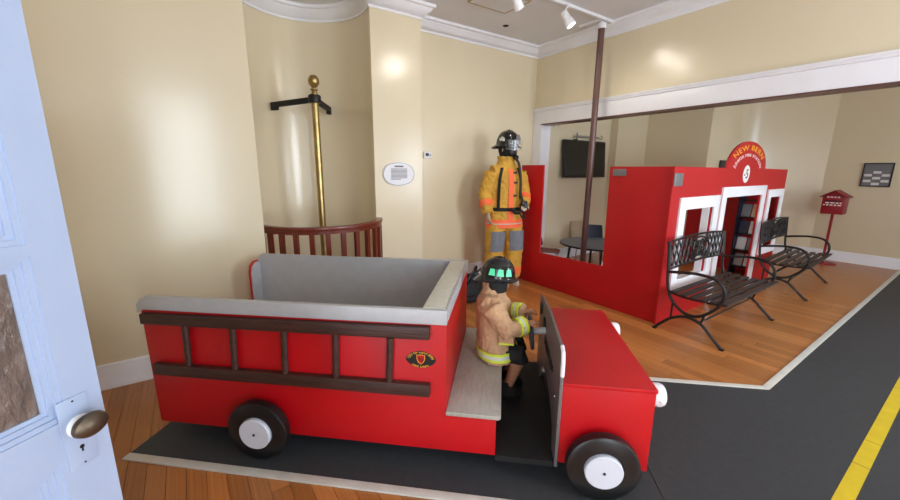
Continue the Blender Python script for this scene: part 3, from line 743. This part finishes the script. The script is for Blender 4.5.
b = B(); box(b, -.035, .01, -.030, -.0285, -.015, .022); fin('display', b, 'shadegrey', th)
b = B(); box(b, .02, .04, -.031, -.0285, -.005, .008); fin('button', b, 'ink', th)

# ================================================================== CEILING LIGHTS
tr = thing('light_track', (3.4, 2.955, 3.2), 0, 'white ceiling track running to the plum pole', 'light track')
b = B(); box(b, -1.5, .97, -.018, .018, -.03, -.001); fin('rail', b, 'chromewhite', tr, bev=.002)
b = B(); box(b, .72, .75, .02, .32, -.028, -.001); fin('cross_rail', b, 'chromewhite', tr, bev=.002)
b = B(); box(b, -.548, -.512, -1.6, -.02, -.03, -.001); fin('cross_rail', b, 'chromewhite', tr, bev=.002)
def lamp(x, y, z, aim, power, label, bare=False):
    t = thing('track_spotlight', (x, y, 3.169), 0, label, 'spotlight', 'spotlights on the ceiling track')
    h = Vector((0, 0, z-3.169)); d = (Vector(aim)-Vector((x, y, z))).normalized()
    b = B(); lathe(b, [(0, 0), (.018, 0), (.018, -.03), (0, -.03)], 12); fin('stem', b, 'chromewhite', t)
    b = B(); tube(b, smooth_path([(0, 0, -.03), (-.03, .0, -.05), (-.04, 0, h.z), (0, 0, h.z)], 5), .008, 8); fin('yoke', b, 'chromewhite', t)
    q = d.to_track_quat('Z', 'Y').to_matrix().to_4x4()
    b = B(); lathe(b, [(0, -.085), (.03, -.08), (.034, -.06), (.034, .0), (.046, .03), (.05, .08), (.046, .08), (.040, .055), (0, .05)], 24, Matrix.Translation(h) @ q); hd = fin('head', b, 'chromewhite', t)
    b = B(); lathe(b, [(0, .058), (.038, .058), (.038, .064), (0, .066)], 20, Matrix.Translation(h) @ q); fin('bulb', b, 'lightglow', hd)
    l = bpy.data.lights.new('spot', 'SPOT'); l.energy = power; l.color = (1, .94, .84); l.spot_size = R(110); l.spot_blend = .9; l.shadow_soft_size = .09
    o = bpy.data.objects.new('spot_light', l); C.objects.link(o); o.parent = t; o.matrix_local = Matrix.Translation(h+d*.09) @ (-d).to_track_quat('Z', 'Y').to_matrix().to_4x4()
lamp(3.46, 2.90, 3.03, (4.4, 1.8, .8), 12, 'white track spotlight hanging beside the plum pole collar')
lamp(2.78, 2.955, 3.06, (4.2, 2.9, 1.2), 18, 'white track spotlight shining beneath the flat ceiling panel')
lamp(2.87, 2.1, 3.08, (1.9, 3.9, 1.6), 14, 'white track spotlight aimed at the cream pier with the plaque')
cp = thing('ceiling_panel', (2.88, 3.31, 3.2), 0, 'flat pale ceiling panel with a brown edge', 'panel')
b = B(); box(b, -.245, .245, -.185, .185, -.012, 0); fin('board', b, 'ceiling', cp)
b = B(); holed(b, [(-.26, -.2), (.26, -.2), (.26, .2), (-.26, .2)], [[(-.246, -.186), (.246, -.186), (.246, .186), (-.246, .186)]], 'z', -.016, 0); fin('edging', b, 'tan', cp)
b = B(); lathe(b, [(0, -.006), (.03, -.006), (.04, 0), (0, 0)], 8); o = fin('ceiling_hook', b, 'blackmatte'); o.location = (3.42, 3.80, 3.2)
tag(o, 'small black fitting on the bare ceiling near the corner', 'fitting')

# ================================================================== OPEN DOOR
DD = Vector((.755, .656, 0)); hinge = Vector((-.198, 1.025, 0))-DD*.86
dr = bpy.data.objects.new('door_1', None); C.objects.link(dr); dr.location = hinge; dr.rotation_euler = (0, 0, math.atan2(DD.y, DD.x)); dr['kind'] = 'structure'
# local: x along the leaf 0...86, y thickness (camera side is -y), z up
DW, DT = .86, .044
gx = DW-.064; px = DW-.088
holes = [[(.10, 1.007), (gx, 1.007), (gx, 1.342), (.10, 1.342)], [(.10, 1.362), (gx, 1.362), (gx, 1.93), (.10, 1.93)], [(.09, .15), (px, .15), (px, .922), (.09, .922)]]
b = B(); holed(b, [(0, .01), (DW, .01), (DW, 2.06), (0, 2.06)], holes, 'y', 0, DT); fin('leaf', b, 'doorpaint', dr)
for i, h in enumerate(holes):
    (x0, z0), (x1, z1) = h[0], h[2]
    b = B()
    for ins, dep in ((0, .004), (.010, .009), (.018, .014)):
        holed(b, [(x0+ins, z0+ins), (x1-ins, z0+ins), (x1-ins, z1-ins), (x0+ins, z1-ins)], [[(x0+ins+.010, z0+ins+.010), (x1-ins-.010, z0+ins+.010), (x1-ins-.010, z1-ins-.010), (x0+ins+.010, z1-ins-.010)]], 'y', dep, DT-dep)
    fin('panel_moulding', b, 'doorpaint', dr)
    b = B(); box(b, x0+.001, x1-.001, .018, .026, z0+.001, z1-.001); fin('glass_pane' if i < 2 else 'panel', b, 'obscure' if i < 2 else 'doorpaint', dr)
b = B(); box(b, DW-.078, DW-.026, -.003, -.0002, .893, 1.048); ep = fin('escutcheon', b, 'doorpaint', dr, bev=.0015)
b = B(); lathe(b, [(0, 0), (.021, 0), (.023, .004), (.02, .008), (.012, .012), (.011, .03), (0, .03)], 24, Matrix.Translation((DW-.050, -.0032, .985)) @ Matrix.Rotation(PI/2, 4, 'X')); fin('knob_rose', b, 'paper', ep)
b = B(); vs = lathe(b, [(0, .018), (.012, .019), (.024, .026), (.030, .036), (.028, .046), (.018, .054), (0, .058)], 28); bmesh.ops.transform(b, matrix=Matrix.Translation((DW-.050, -.003, .993)) @ Matrix.Rotation(PI/2, 4, 'X') @ Matrix.Diagonal((1.05, .80, .9, 1)), verts=vs); fin('knob', b, 'bronze', ep)
b = B(); lathe(b, [(0, 0), (.0042, 0), (.0042, .001), (0, .001)], 12, Matrix.Translation((DW-.052, -.0032, .937)) @ Matrix.Rotation(PI/2, 4, 'X')); box(b, DW-.0535, DW-.0505, -.0042, -.0032, .926, .937); fin('keyhole', b, 'textblack', ep)
for zz in (1.04, .90):
    b = B(); lathe(b, [(0, 0), (.002, 0), (.002, .0008), (0, .001)], 8, Matrix.Translation((DW-.052, -.0032, zz)) @ Matrix.Rotation(PI/2, 4, 'X')); fin('screw', b, 'textblack', ep)
for zz in (.3, 1.1, 1.85):
    b = B(); tube(b, [(-.006, .0, zz-.05), (-.006, .0, zz+.05)], .007, 8); fin('door_hinge', b, 'bronze', dr)

# ================================================================== FIGURES
def hand(b, wrist, d, up, sz=1.0, curl=.6, side=1, thumb=1):
    """d = direction of fingers, up = palm normal back; five finger chains rooted in the palm"""
    w = Vector(wrist); d = Vector(d).normalized(); up = Vector(up); up = (up-d*up.dot(d)).normalized(); s = d.cross(up).normalized()*side
    tube(b, [w-d*.03*sz, w+d*.0*sz, w+d*.05*sz, w+d*.085*sz], [.026*sz, .028*sz, .04*sz, .036*sz], 10, squash=.6 if abs(s.dot(frames([w, w+d])[0][1])) > .7 else 1.0)
    tube(b, [w+d*.03*sz-s*.02*sz, w+d*.03*sz+s*.02*sz, w+d*.075*sz+s*.025*sz, w+d*.075*sz-s*.025*sz], .014*sz, 8)
    for i, (o, l) in enumerate(((-.030, .068), (-.010, .080), (.010, .075), (.029, .058))):
        p = w+d*.075*sz+s*o*sz; pts = [p]; dd = d.copy()
        for k in range(3):
            dd = (dd*math.cos(curl*.75)-up*math.sin(curl*.75)).normalized() if k else (d*math.cos(curl*.4)-up*math.sin(curl*.4))
            p = p+dd*l*sz/3; pts.append(p)
        tube(b, pts, [.0095*sz, .009*sz, .0085*sz, .007*sz], 8)
    t0 = w+d*.025*sz-s*.03*sz*thumb; t1 = t0+(d*.6-s*.8*thumb-up*.2).normalized()*.035*sz; t2 = t1+(d*.85-s*.1*thumb-up*.5).normalized()*.03*sz
    tube(b, [t0, t1, t2], [.012*sz, .0105*sz, .008*sz], 8)
def head(b, c, sz=1.0, f=(0, -1, 0)):
    c = Vector(c); f = Vector(f); s = f.cross(Vector((0, 0, 1)))
    def P(x, y, z): return c+s*x*sz+f*y*sz+Vector((0, 0, z*sz))
    tmp = bmesh.ops.create_uvsphere(b, u_segments=20, v_segments=14, radius=1)['verts']
    for v in tmp:
        x, y, z = v.co; v.co = P(x*.074*(1-.12*max(0, -z)), y*.095*(1-.05*max(0, -z)), z*.118)
    tube(b, [P(0, .085, .02), P(0, .108, -.02), P(0, .09, -.03)], [.009*sz, .014*sz, .010*sz], 8)
    tube(b, [P(-.022, .087, -.058), P(0, .094, -.058), P(.022, .087, -.058)], .007*sz, 8)
    tube(b, [P(0, .06, -.10), P(0, .085, -.098)], [.03*sz, .018*sz], 8)
    for q in (-1, 1):
        tube(b, [P(q*.073, -.005, .025), P(q*.082, -.012, .0), P(q*.074, 0, -.03)], [.012*sz, .012*sz, .008*sz], 8)
        tube(b, [P(q*.015, .09, .035), P(q*.045, .078, .035)], .008*sz, 8)
def band(rings, seg=28, off=.006, name='stripe', m='orangeband', parent=None, **k):
    b = B(); loft(b, [(cx, cy, cz, rx+off, ry+off) for cx, cy, cz, rx, ry in rings], seg, cap=False)
    bmesh.ops.recalc_face_normals(b, faces=b.faces); bmesh.ops.solidify(b, geom=list(b.faces), thickness=.004)
    return fin(name, b, m, parent, **k)
def cuffband(p0, p1, r0, r1, m, parent, name='stripe', **k):
    b = B(); tube(b, [p0, p1], [r0, r1], 20); return fin(name, b, m, parent, **k)
def ringat(rings, z):
    for a, c in zip(rings, rings[1:]):
        if a[2] <= z <= c[2]:
            t = (z-a[2])/(c[2]-a[2]); return tuple(a[i]+(c[i]-a[i])*t for i in range(5))
    return rings[-1] if z > rings[-1][2] else rings[0]
def front_strip(rings, zs, xs0, xs1, off, m, parent, name, sign=-1, axis='y', N=5):
    """strip that follows the torso surface; sign -1 is the front (-y)"""
    b = B(); rows = []
    for z, xa, xb in zip(zs, xs0, xs1):
        cx, cy, cz, rx, ry = ringat(rings, z); row = []
        for k in range(N):
            x = xa+(xb-xa)*k/(N-1); y = cy+sign*(ry+off)*math.sqrt(max(.02, 1-((x-cx)/(rx+off))**2)); row.append(b.verts.new((x, y, z)))
        rows.append(row)
    for r0, r1 in zip(rows, rows[1:]):
        for k in range(N-1): b.faces.new([r0[k], r0[k+1], r1[k+1], r1[k]])
    bmesh.ops.recalc_face_normals(b, faces=b.faces); bmesh.ops.solidify(b, geom=list(b.faces), thickness=.006)
    return fin(name, b, m, parent)

# ---- standing firefighter mannequin
mq = thing('firefighter_mannequin', (3.36, 3.64, 0), R(-14), 'standing mannequin in yellow turnout gear with orange bands and black helmet', 'mannequin')
b = B()
loft(b, [(0, 0, .80, .16, .11), (0, 0, .95, .17, .12), (0, 0, 1.15, .15, .11), (0, 0, 1.35, .17, .115), (0, 0, 1.48, .16, .10), (0, 0, 1.54, .08, .07), (0, -.01, 1.62, .052, .055), (0, -.015, 1.68, .052, .055)])
HT = R(24); head(b, (0, -.02, 1.735), 1.0, (math.sin(HT), -math.cos(HT), 0))
RA = [(-.19, 0, 1.455), (-.275, .03, 1.19), (-.27, -.07, .955)]; LA = [(.19, 0, 1.455), (.275, .0, 1.19), (.17, -.19, 1.06)]
for s, arm in ((-1, RA), (1, LA)):
    tube(b, arm, [.06, .05, .035], 12)
    tube(b, [(s*.10, 0, .85), (s*.12, -.015, .48), (s*.13, .01, .07)], [.085, .062, .045], 12)
hand(b, RA[2], (.05, -.25, -1), (-1, -.1, 0), 1.0, .5, 1, -1)
hand(b, LA[2], (-.45, -.8, -.1), (.1, -.1, 1), 1.0, .7, 1, 1)
fin('body', remesh(b, .008, smooth=2), 'paleskin', mq)
TQ = [(0, 0, .77, .245, .165), (0, 0, .90, .238, .162), (0, 0, 1.02, .215, .15), (0, 0, 1.16, .215, .152), (0, 0, 1.32, .228, .155), (0, 0, 1.43, .225, .14), (0, 0, 1.50, .18, .12), (0, -.003, 1.55, .135, .112), (0, -.008, 1.60, .112, .105), (0, -.01, 1.655, .118, .112)]
b = B(); loft(b, TQ, 28)
tube(b, RA, [.098, .082, .072], 16); tube(b, LA, [.098, .084, .070], 16)
for a in (RA, LA): tube(b, [(a[0][0]*.6, 0, 1.46), a[0]], [.10, .098], 14)
coat = fin('coat', remesh(b, .011, disp=.016, dsize=.05, smooth=3), 'yellowcoat', mq)
b = B()
for s in (-1, 1):
    tube(b, [(s*.10, 0, .92), (s*.13, -.01, .72), (s*.14, -.02, .50), (s*.145, .0, .27), (s*.147, .01, .10)], [.14, .128, .122, .12, .116], 18)
loft(b, [(0, 0, .80, .19, .135), (0, 0, .95, .2, .14)], 20)
tro = fin('trousers', remesh(b, .011, disp=.016, dsize=.08, smooth=3), 'yellowcoat', mq)
band([ringat(TQ, .775), ringat(TQ, .82), ringat(TQ, .88)], 36, .010, 'hem_band', 'orangeband', coat)
band([ringat(TQ, .822), ringat(TQ, .832)], 36, .014, 'reflective_line', 'silverband', coat)
front_strip(TQ, [.87, 1.0, 1.15, 1.3, 1.42, 1.50], [-.035]*6, [.04]*6, .012, 'orangeband', coat, 'front_band')
front_strip(TQ, [.87, 1.0, 1.15, 1.3, 1.42, 1.50], [.041]*6, [.065]*6, .010, 'yellowcoat', coat, 'storm_flap')
for z in (1.02, 1.18, 1.34, 1.46):
    q = ringat(TQ, z); b = B(); box(b, .03, .072, -q[4]-.026, -q[4]-.008, z-.012, z+.012); fin('clasp', b, 'black', coat, bev=.003)
def lerp(a, b_, t): return tuple(a[i]+(b_[i]-a[i])*t for i in range(3))
for arm in (RA, LA):
    cuffband(lerp(arm[1], arm[2], .35), lerp(arm[1], arm[2], .62), .088, .084, 'orangeband', coat, 'sleeve_band')
for s in (-1, 1):
    cuffband((s*.145, .003, .24), (s*.146, .006, .15), .125, .122, 'orangeband', tro, 'cuff_band')
    b = B(); rows = []
    for z in (.47, .55, .64, .73):
        cx = s*(.14-.01*(z-.5)/.22); cy = -.016; rr_ = .122+.005*(z-.46)/.2
        rows.append([b.verts.new((cx+(rr_+.010)*math.sin(a), cy-(rr_+.010)*math.cos(a), z)) for a in [R(-48+96*k/6) for k in range(7)]])
    for r0, r1 in zip(rows, rows[1:]):
        for k in range(6): b.faces.new([r0[k], r0[k+1], r1[k+1], r1[k]])
    bmesh.ops.recalc_face_normals(b, faces=b.faces); bmesh.ops.solidify(b, geom=list(b.faces), thickness=.006); fin('knee_patch', b, 'greypatch', tro)
    b = B(); loft(b, [(s*.147, -.04, 0.0, .055, .135), (s*.147, -.04, .03, .056, .137), (s*.147, -.03, .07, .052, .12), (s*.147, .01, .12, .05, .07), (s*.147, .02, .2, .05, .06)], 18); fin('shoe', b, 'paleskin' if s > 0 else 'blackmatte', mq)
# harness, belt
for s in (-1, 1):
    front_strip(TQ, [1.0, 1.1, 1.2, 1.3, 1.4, 1.47, 1.52], [s*.155-.016]*4+[s*.145-.016, s*.125-.016, s*.11-.016], [s*.155+.016]*4+[s*.145+.016, s*.125+.016, s*.11+.016], .016, 'blackmatte', mq, 'harness_strap')
    front_strip(TQ, [1.0, 1.1, 1.2, 1.3, 1.4, 1.47, 1.52], [s*.11-.016]*7, [s*.11+.016]*7, .016, 'blackmatte', mq, 'harness_strap', sign=1)
band([ringat(TQ, .985), ringat(TQ, 1.03)], 36, .014, 'waist_belt', 'blackmatte', mq)
b = B(); tube(b, [(0, .17, 1.0), (0, .20, 1.03), (0, .20, 1.42), (0, .20, 1.46)], [.05, .075, .075, .04], 20); fin('air_tank', b, 'shadegrey', mq)
b = B(); tube(b, smooth_path([(.03, -.15, 1.65), (.075, -.19, 1.56), (.10, -.20, 1.38), (.11, -.20, 1.2), (.15, -.21, 1.1)], 6), .016, 10); fin('breathing_hose', b, 'black', mq)
rg = B(); box(rg, .10, .17, -.27, -.21, 1.0, 1.12); ro = fin('regulator', rg, 'black', mq, bev=.012)
b = B(); tube(b, [(.135, -.275, 1.06), (.135, -.30, 1.06)], .026, 16); fin('gauge', b, 'shadegrey', ro)
b = B(); tube(b, smooth_path([(.13, -.24, 1.0), (.16, -.25, .93), (.13, -.24, .90), (.10, -.22, .96)], 5), .010, 8); fin('strap', b, 'blackmatte', ro)
b = B(); tube(b, smooth_path([(-.02, -.20, 1.02), (.04, -.24, .97), (.10, -.25, 1.0)], 5), .02, 8); fin('strap', b, 'blackmatte', ro)
# mask
HM = Matrix.Rotation(HT, 4, 'Z')
b = B(); t_ = bmesh.ops.create_uvsphere(b, u_segments=20, v_segments=14, radius=1)['verts']
for v in t_: v.co = Vector((v.co.x*.078, -.085+v.co.y*.055, 1.715+v.co.z*.092))
mk = fin('face_mask', place(b, HM), 'black', mq)
b = B(); t_ = bmesh.ops.create_uvsphere(b, u_segments=20, v_segments=14, radius=1)['verts']
for v in t_: v.co = Vector((v.co.x*.066, -.10+v.co.y*.05, 1.735+v.co.z*.066))
fin('mask_lens', place(b, HM), 'visor', mk)
b = B(); lathe(b, [(0, 0), (.03, 0), (.034, .02), (.03, .05), (0, .052)], 18, Matrix.Translation((0, -.12, 1.655)) @ Matrix.Rotation(R(115), 4, 'X')); fin('mask_valve', place(b, HM), 'black', mk)
b = B(); loft(b, [(0, -.005, 1.58, .085, .09), (0, -.01, 1.64, .075, .08), (0, .0, 1.72, .088, .10), (0, .005, 1.80, .088, .105)], 20, cap=False); bmesh.ops.recalc_face_normals(b, faces=b.faces); bmesh.ops.solidify(b, geom=list(b.faces), thickness=.006); fin('hood', place(b, HM), 'blackmatte', mq)
def helmet(parent, c, sc, f, m='helmetblack', tilt=0, reflect=None, crest=True):
    """traditional fire helmet: ribbed dome, long rear brim, front badge. f = facing angle about z (0 = -y)"""
    root = bpy.data.objects.new('helmet', None); root.parent = parent; C.objects.link(root)
    M = Matrix.Translation(c) @ Matrix.Rotation(f, 4, 'Z') @ Matrix.Rotation(tilt, 4, 'X') @ Matrix.Scale(sc, 4)
    b = B(); seg = 48; rows = []
    for i in range(10):
        t = i/9; z = .135*math.sin(t*PI/2); r = math.cos(t*PI/2)**.75 if t < 1 else 0
        rows.append([((.100*r)*math.cos(2*PI*k/seg)*(1+.022*math.cos(8*2*PI*k/seg)), (.122*r)*math.sin(2*PI*k/seg)*(1+.022*math.cos(8*2*PI*k/seg)), z) for k in range(seg)])
    vr = [[b.verts.new(p) for p in r] for r in rows[:-1]]
    for a, c_ in zip(vr, vr[1:]):
        for k in range(seg): b.faces.new([a[k], a[(k+1) % seg], c_[(k+1) % seg], c_[k]])
    tp = b.verts.new((0, 0, .135))
    for k in range(seg): b.faces.new([vr[-1][k], vr[-1][(k+1) % seg], tp])
    inn = []
    for r_, dz in ((1.0, 0), (1.03, -.012), (1.28, -.026), (1.30, -.020)):
        row = []
        for k in range(seg):
            a = 2*PI*k/seg; bk = max(0, math.sin(a))  # back is +y
            e = (r_-1)*(1+.9*bk*bk); row.append(b.verts.new((.100*(1+e)*math.cos(a), .122*(1+e*.95)*math.sin(a), dz-.035*bk*bk*max(0, r_-1.03)/.27)))
        inn.append(row)
    for a, c_ in zip([vr[0]]+inn[1:], inn[1:]):
        for k in range(seg): b.faces.new([a[k], a[(k+1) % seg], c_[(k+1) % seg], c_[k]])
    for v in inn[0]: b.verts.remove(v)
    bmesh.ops.recalc_face_normals(b, faces=b.faces); bmesh.ops.solidify(b, geom=list(b.faces), thickness=.004)
    place(b, M); sh = fin('helmet_shell', b, m, parent, ang=50)
    if crest:
        b = B(); tube(b, [(0, .10*math.cos(PI*k/8), .02+.122*math.sin(PI*k/8)) for k in range(9)], .007, 8); place(b, M); fin('helmet_ridge', b, m, sh)
    bpy.data.objects.remove(root)
    return sh, M
sh, M = helmet(mq, (0, -.02, 1.80), 1.2, HT, tilt=R(6))
b = B(); prism(b, [(-.03, .0), (.03, .0), (.038, .05), (.02, .085), (0, .09), (-.02, .085), (-.038, .05)], 'y', -.135, -.128); place(b, M @ Matrix.Rotation(R(-8), 4, 'X')); fin('front_shield', b, 'plategrey', sh)
for s in (-1, 1):
    b = B(); prism(b, [(-.03, .03), (.02, .025), (.035, .05), (.0, .075), (-.03, .06)], 'x', s*.096, s*.103); place(b, M @ Matrix.Rotation(R(-10)*s*0, 4, 'Z')); fin('side_decal', b, 'silverband', sh)
# flipped clear face shield
b = B(); rows = []
for z in (-.05, .0, .05):
    rows.append([b.verts.new(((.125+.01*abs(z)*10)*math.sin(a), -(.15+.0*z)*math.cos(a)-.01-.2*abs(z-.05)*.3, z+.0)) for a in [R(-70+140*k/12) for k in range(13)]])
for r0, r1 in zip(rows, rows[1:]):
    for k in range(12): b.faces.new([r0[k], r0[k+1], r1[k+1], r1[k]])
bmesh.ops.recalc_face_normals(b, faces=b.faces); bmesh.ops.solidify(b, geom=list(b.faces), thickness=.003); place(b, M); fin('face_shield', b, 'visorclear', sh)

# ---- seated child mannequin on the truck seat (truck frame; faces +s)
cs, cn = -.03, 2.25
cr = thing('child_mannequin', (*sn(cs, cn), .352), RZ, 'seated child mannequin in tan turnout coat and black helmet gripping the steering wheel', 'mannequin')
CO = (-cs, -cn, -.352)
def cp_(name, bm, m, parent=cr, **k): return fin(name, bm, m, parent, off=CO, **k)
CT = [(-.005, cn, .352, .125, .165), (-.015, cn, .42, .122, .16), (-.03, cn, .50, .11, .145), (-.045, cn, .60, .10, .14), (-.055, cn, .68, .095, .145), (-.058, cn, .735, .08, .13), (-.05, cn, .775, .06, .085), (-.045, cn, .805, .062, .068), (-.045, cn, .835, .064, .07)]
AN = [(-.05, cn-.13, .71), (.05, cn-.17, .585), (.155, cn-.10, .605)]; AF = [(-.05, cn+.13, .71), (.05, cn+.17, .585), (.155, cn+.10, .605)]
b = B(); loft(b, [(-.03, cn, .37, .08, .11), (-.04, cn, .55, .07, .10), (-.05, cn, .70, .065, .11), (-.045, cn, .76, .04, .05), (-.035, cn, .84, .036, .038)])
head(b, (-.02, cn, .885), .78, (1, 0, 0))
for s, arm in ((-1, AN), (1, AF)):
    tube(b, arm, [.035, .03, .022], 10)
    tube(b, [(.0, cn+s*.07, .41), (.125, cn+s*.085, .395), (.115, cn+s*.08, .34), (.065, cn+s*.07, .17)], [.055, .045, .042, .03], 10)
    hand(b, arm[2], (.95, -.15*s, .25), (-.25, 0, .95), .62, 1.1, 1, s)
cp_('body', remesh(b, .006, smooth=2), 'skin')
b = B(); loft(b, CT, 28)
for a in (AN, AF):
    tube(b, a, [.066, .06, .052], 14); tube(b, [(a[0][0], cn+(a[0][1]-cn)*.5, .715), a[0]], [.065, .066], 12)
ccoat = cp_('coat', remesh(b, .008, disp=.012, dsize=.035, smooth=4), 'tancoat')
def cband(z0, z1, off, m, name):
    b = B(); loft(b, [(q[0], q[1], q[2], q[3]+off, q[4]+off) for q in (ringat(CT, z0), ringat(CT, (z0+z1)/2), ringat(CT, z1))], 36, cap=False)
    bmesh.ops.recalc_face_normals(b, faces=b.faces); bmesh.ops.solidify(b, geom=list(b.faces), thickness=.004); cp_(name, b, m, ccoat)
cband(.375, .392, .010, 'limeband', 'hem_band'); cband(.392, .412, .010, 'silverband', 'reflective_band'); cband(.412, .428, .010, 'limeband', 'hem_band')
for arm in (AN, AF):
    for t0, t1, m in ((.48, .6, 'limeband'), (.6, .72, 'silverband'), (.72, .86, 'limeband')):
        b = B(); tube(b, [lerp(arm[1], arm[2], t0), lerp(arm[1], arm[2], t1)], [.0585, .0575], 18); cp_('sleeve_band', b, m, ccoat)
# pocket with lime edge on the near side
b = B(); box(b, .0, .085, cn-.172, cn-.156, .505, .565); cp_('pocket', b, 'tancoat', ccoat, bev=.006)
b = B(); box(b, -.002, .087, cn-.176, cn-.158, .497, .508); cp_('pocket_trim', b, 'limeband', ccoat, bev=.002)
b = B(); box(b, -.11, -.085, cn-.02, cn+.02, .795, .81); cp_('hang_loop', b, 'silverband', ccoat, bev=.002)
b = B(); loft(b, [(-.03, cn, .775, .066, .075), (-.03, cn, .83, .075, .075), (-.025, cn, .88, .082, .078)], 24, cap=False); bmesh.ops.recalc_face_normals(b, faces=b.faces); bmesh.ops.solidify(b, geom=list(b.faces), thickness=.006); cp_('neck_flap', b, 'blackmatte')
for s in (-1, 1):
    b = B(); tube(b, [(.01, cn+s*.07, .405), (.128, cn+s*.085, .395), (.128, cn+s*.083, .36)], [.068, .058, .055], 14); cp_('shorts_leg', b, 'blackmatte')
    b = B(); loft(b, [(.085, cn+s*.07, .118, .075, .036), (.085, cn+s*.07, .14, .076, .037), (.075, cn+s*.07, .165, .062, .034), (.06, cn+s*.07, .19, .036, .034), (.06, cn+s*.07, .21, .036, .034)], 16); cp_('shoe', b, 'blackmatte')
hp = bpy.data.objects.new('hp', None)
sh2, M2 = helmet(cr, Vector((-.02, cn, .872))+Vector(CO), .80, R(90), tilt=R(4))
for a in (-38, -10, 20, 158, 188, 218):
    b = B()
    for_a = R(a); rows = []
    for z, rr_ in ((.016, 1.015), (.066, .935)):
        rows.append([b.verts.new((.104*rr_*math.cos(for_a+d), .127*rr_*math.sin(for_a+d), z)) for d in ((-.2, .2) if z < .05 else (-.15, .15))])
    b.faces.new([rows[0][0], rows[0][1], rows[1][1], rows[1][0]]); bmesh.ops.recalc_face_normals(b, faces=b.faces); bmesh.ops.solidify(b, geom=list(b.faces), thickness=.004)
    place(b, M2); fin('reflector', b, 'greenreflect', sh2)

# ---- gear heap by the back wall
gb = thing('gear_bag', (2.62, 3.42, 0), R(30), 'open black gear bag heaped with straps and hose behind the toy truck', 'bag')
b = B(); loft(b, [(0, 0, 0, .21, .15), (0, 0, .04, .24, .17), (0, 0, .15, .235, .165), (.01, 0, .22, .20, .135), (.01, 0, .25, .12, .08)], 24); fin('body', remesh(b, .012, disp=.03, dsize=.1, smooth=2), 'blackmatte', gb)
rr = random.Random(9)
for k in range(9):
    a = rr.uniform(0, 2*PI); pts = []
    for j in range(5):
        a += rr.uniform(.3, .8); q = rr.uniform(.10, .23); pts.append((q*math.cos(a), q*.75*math.sin(a), .20+.10*math.sin(j/4*PI)+rr.uniform(-.03, .05)))
    b = B(); tube(b, smooth_path(pts, 5), rr.choice((.012, .016, .022)), 8, squash=.5); fin('strap', b, rr.choice(('blackmatte', 'shadegrey', 'shadegrey', 'bronze')), gb)
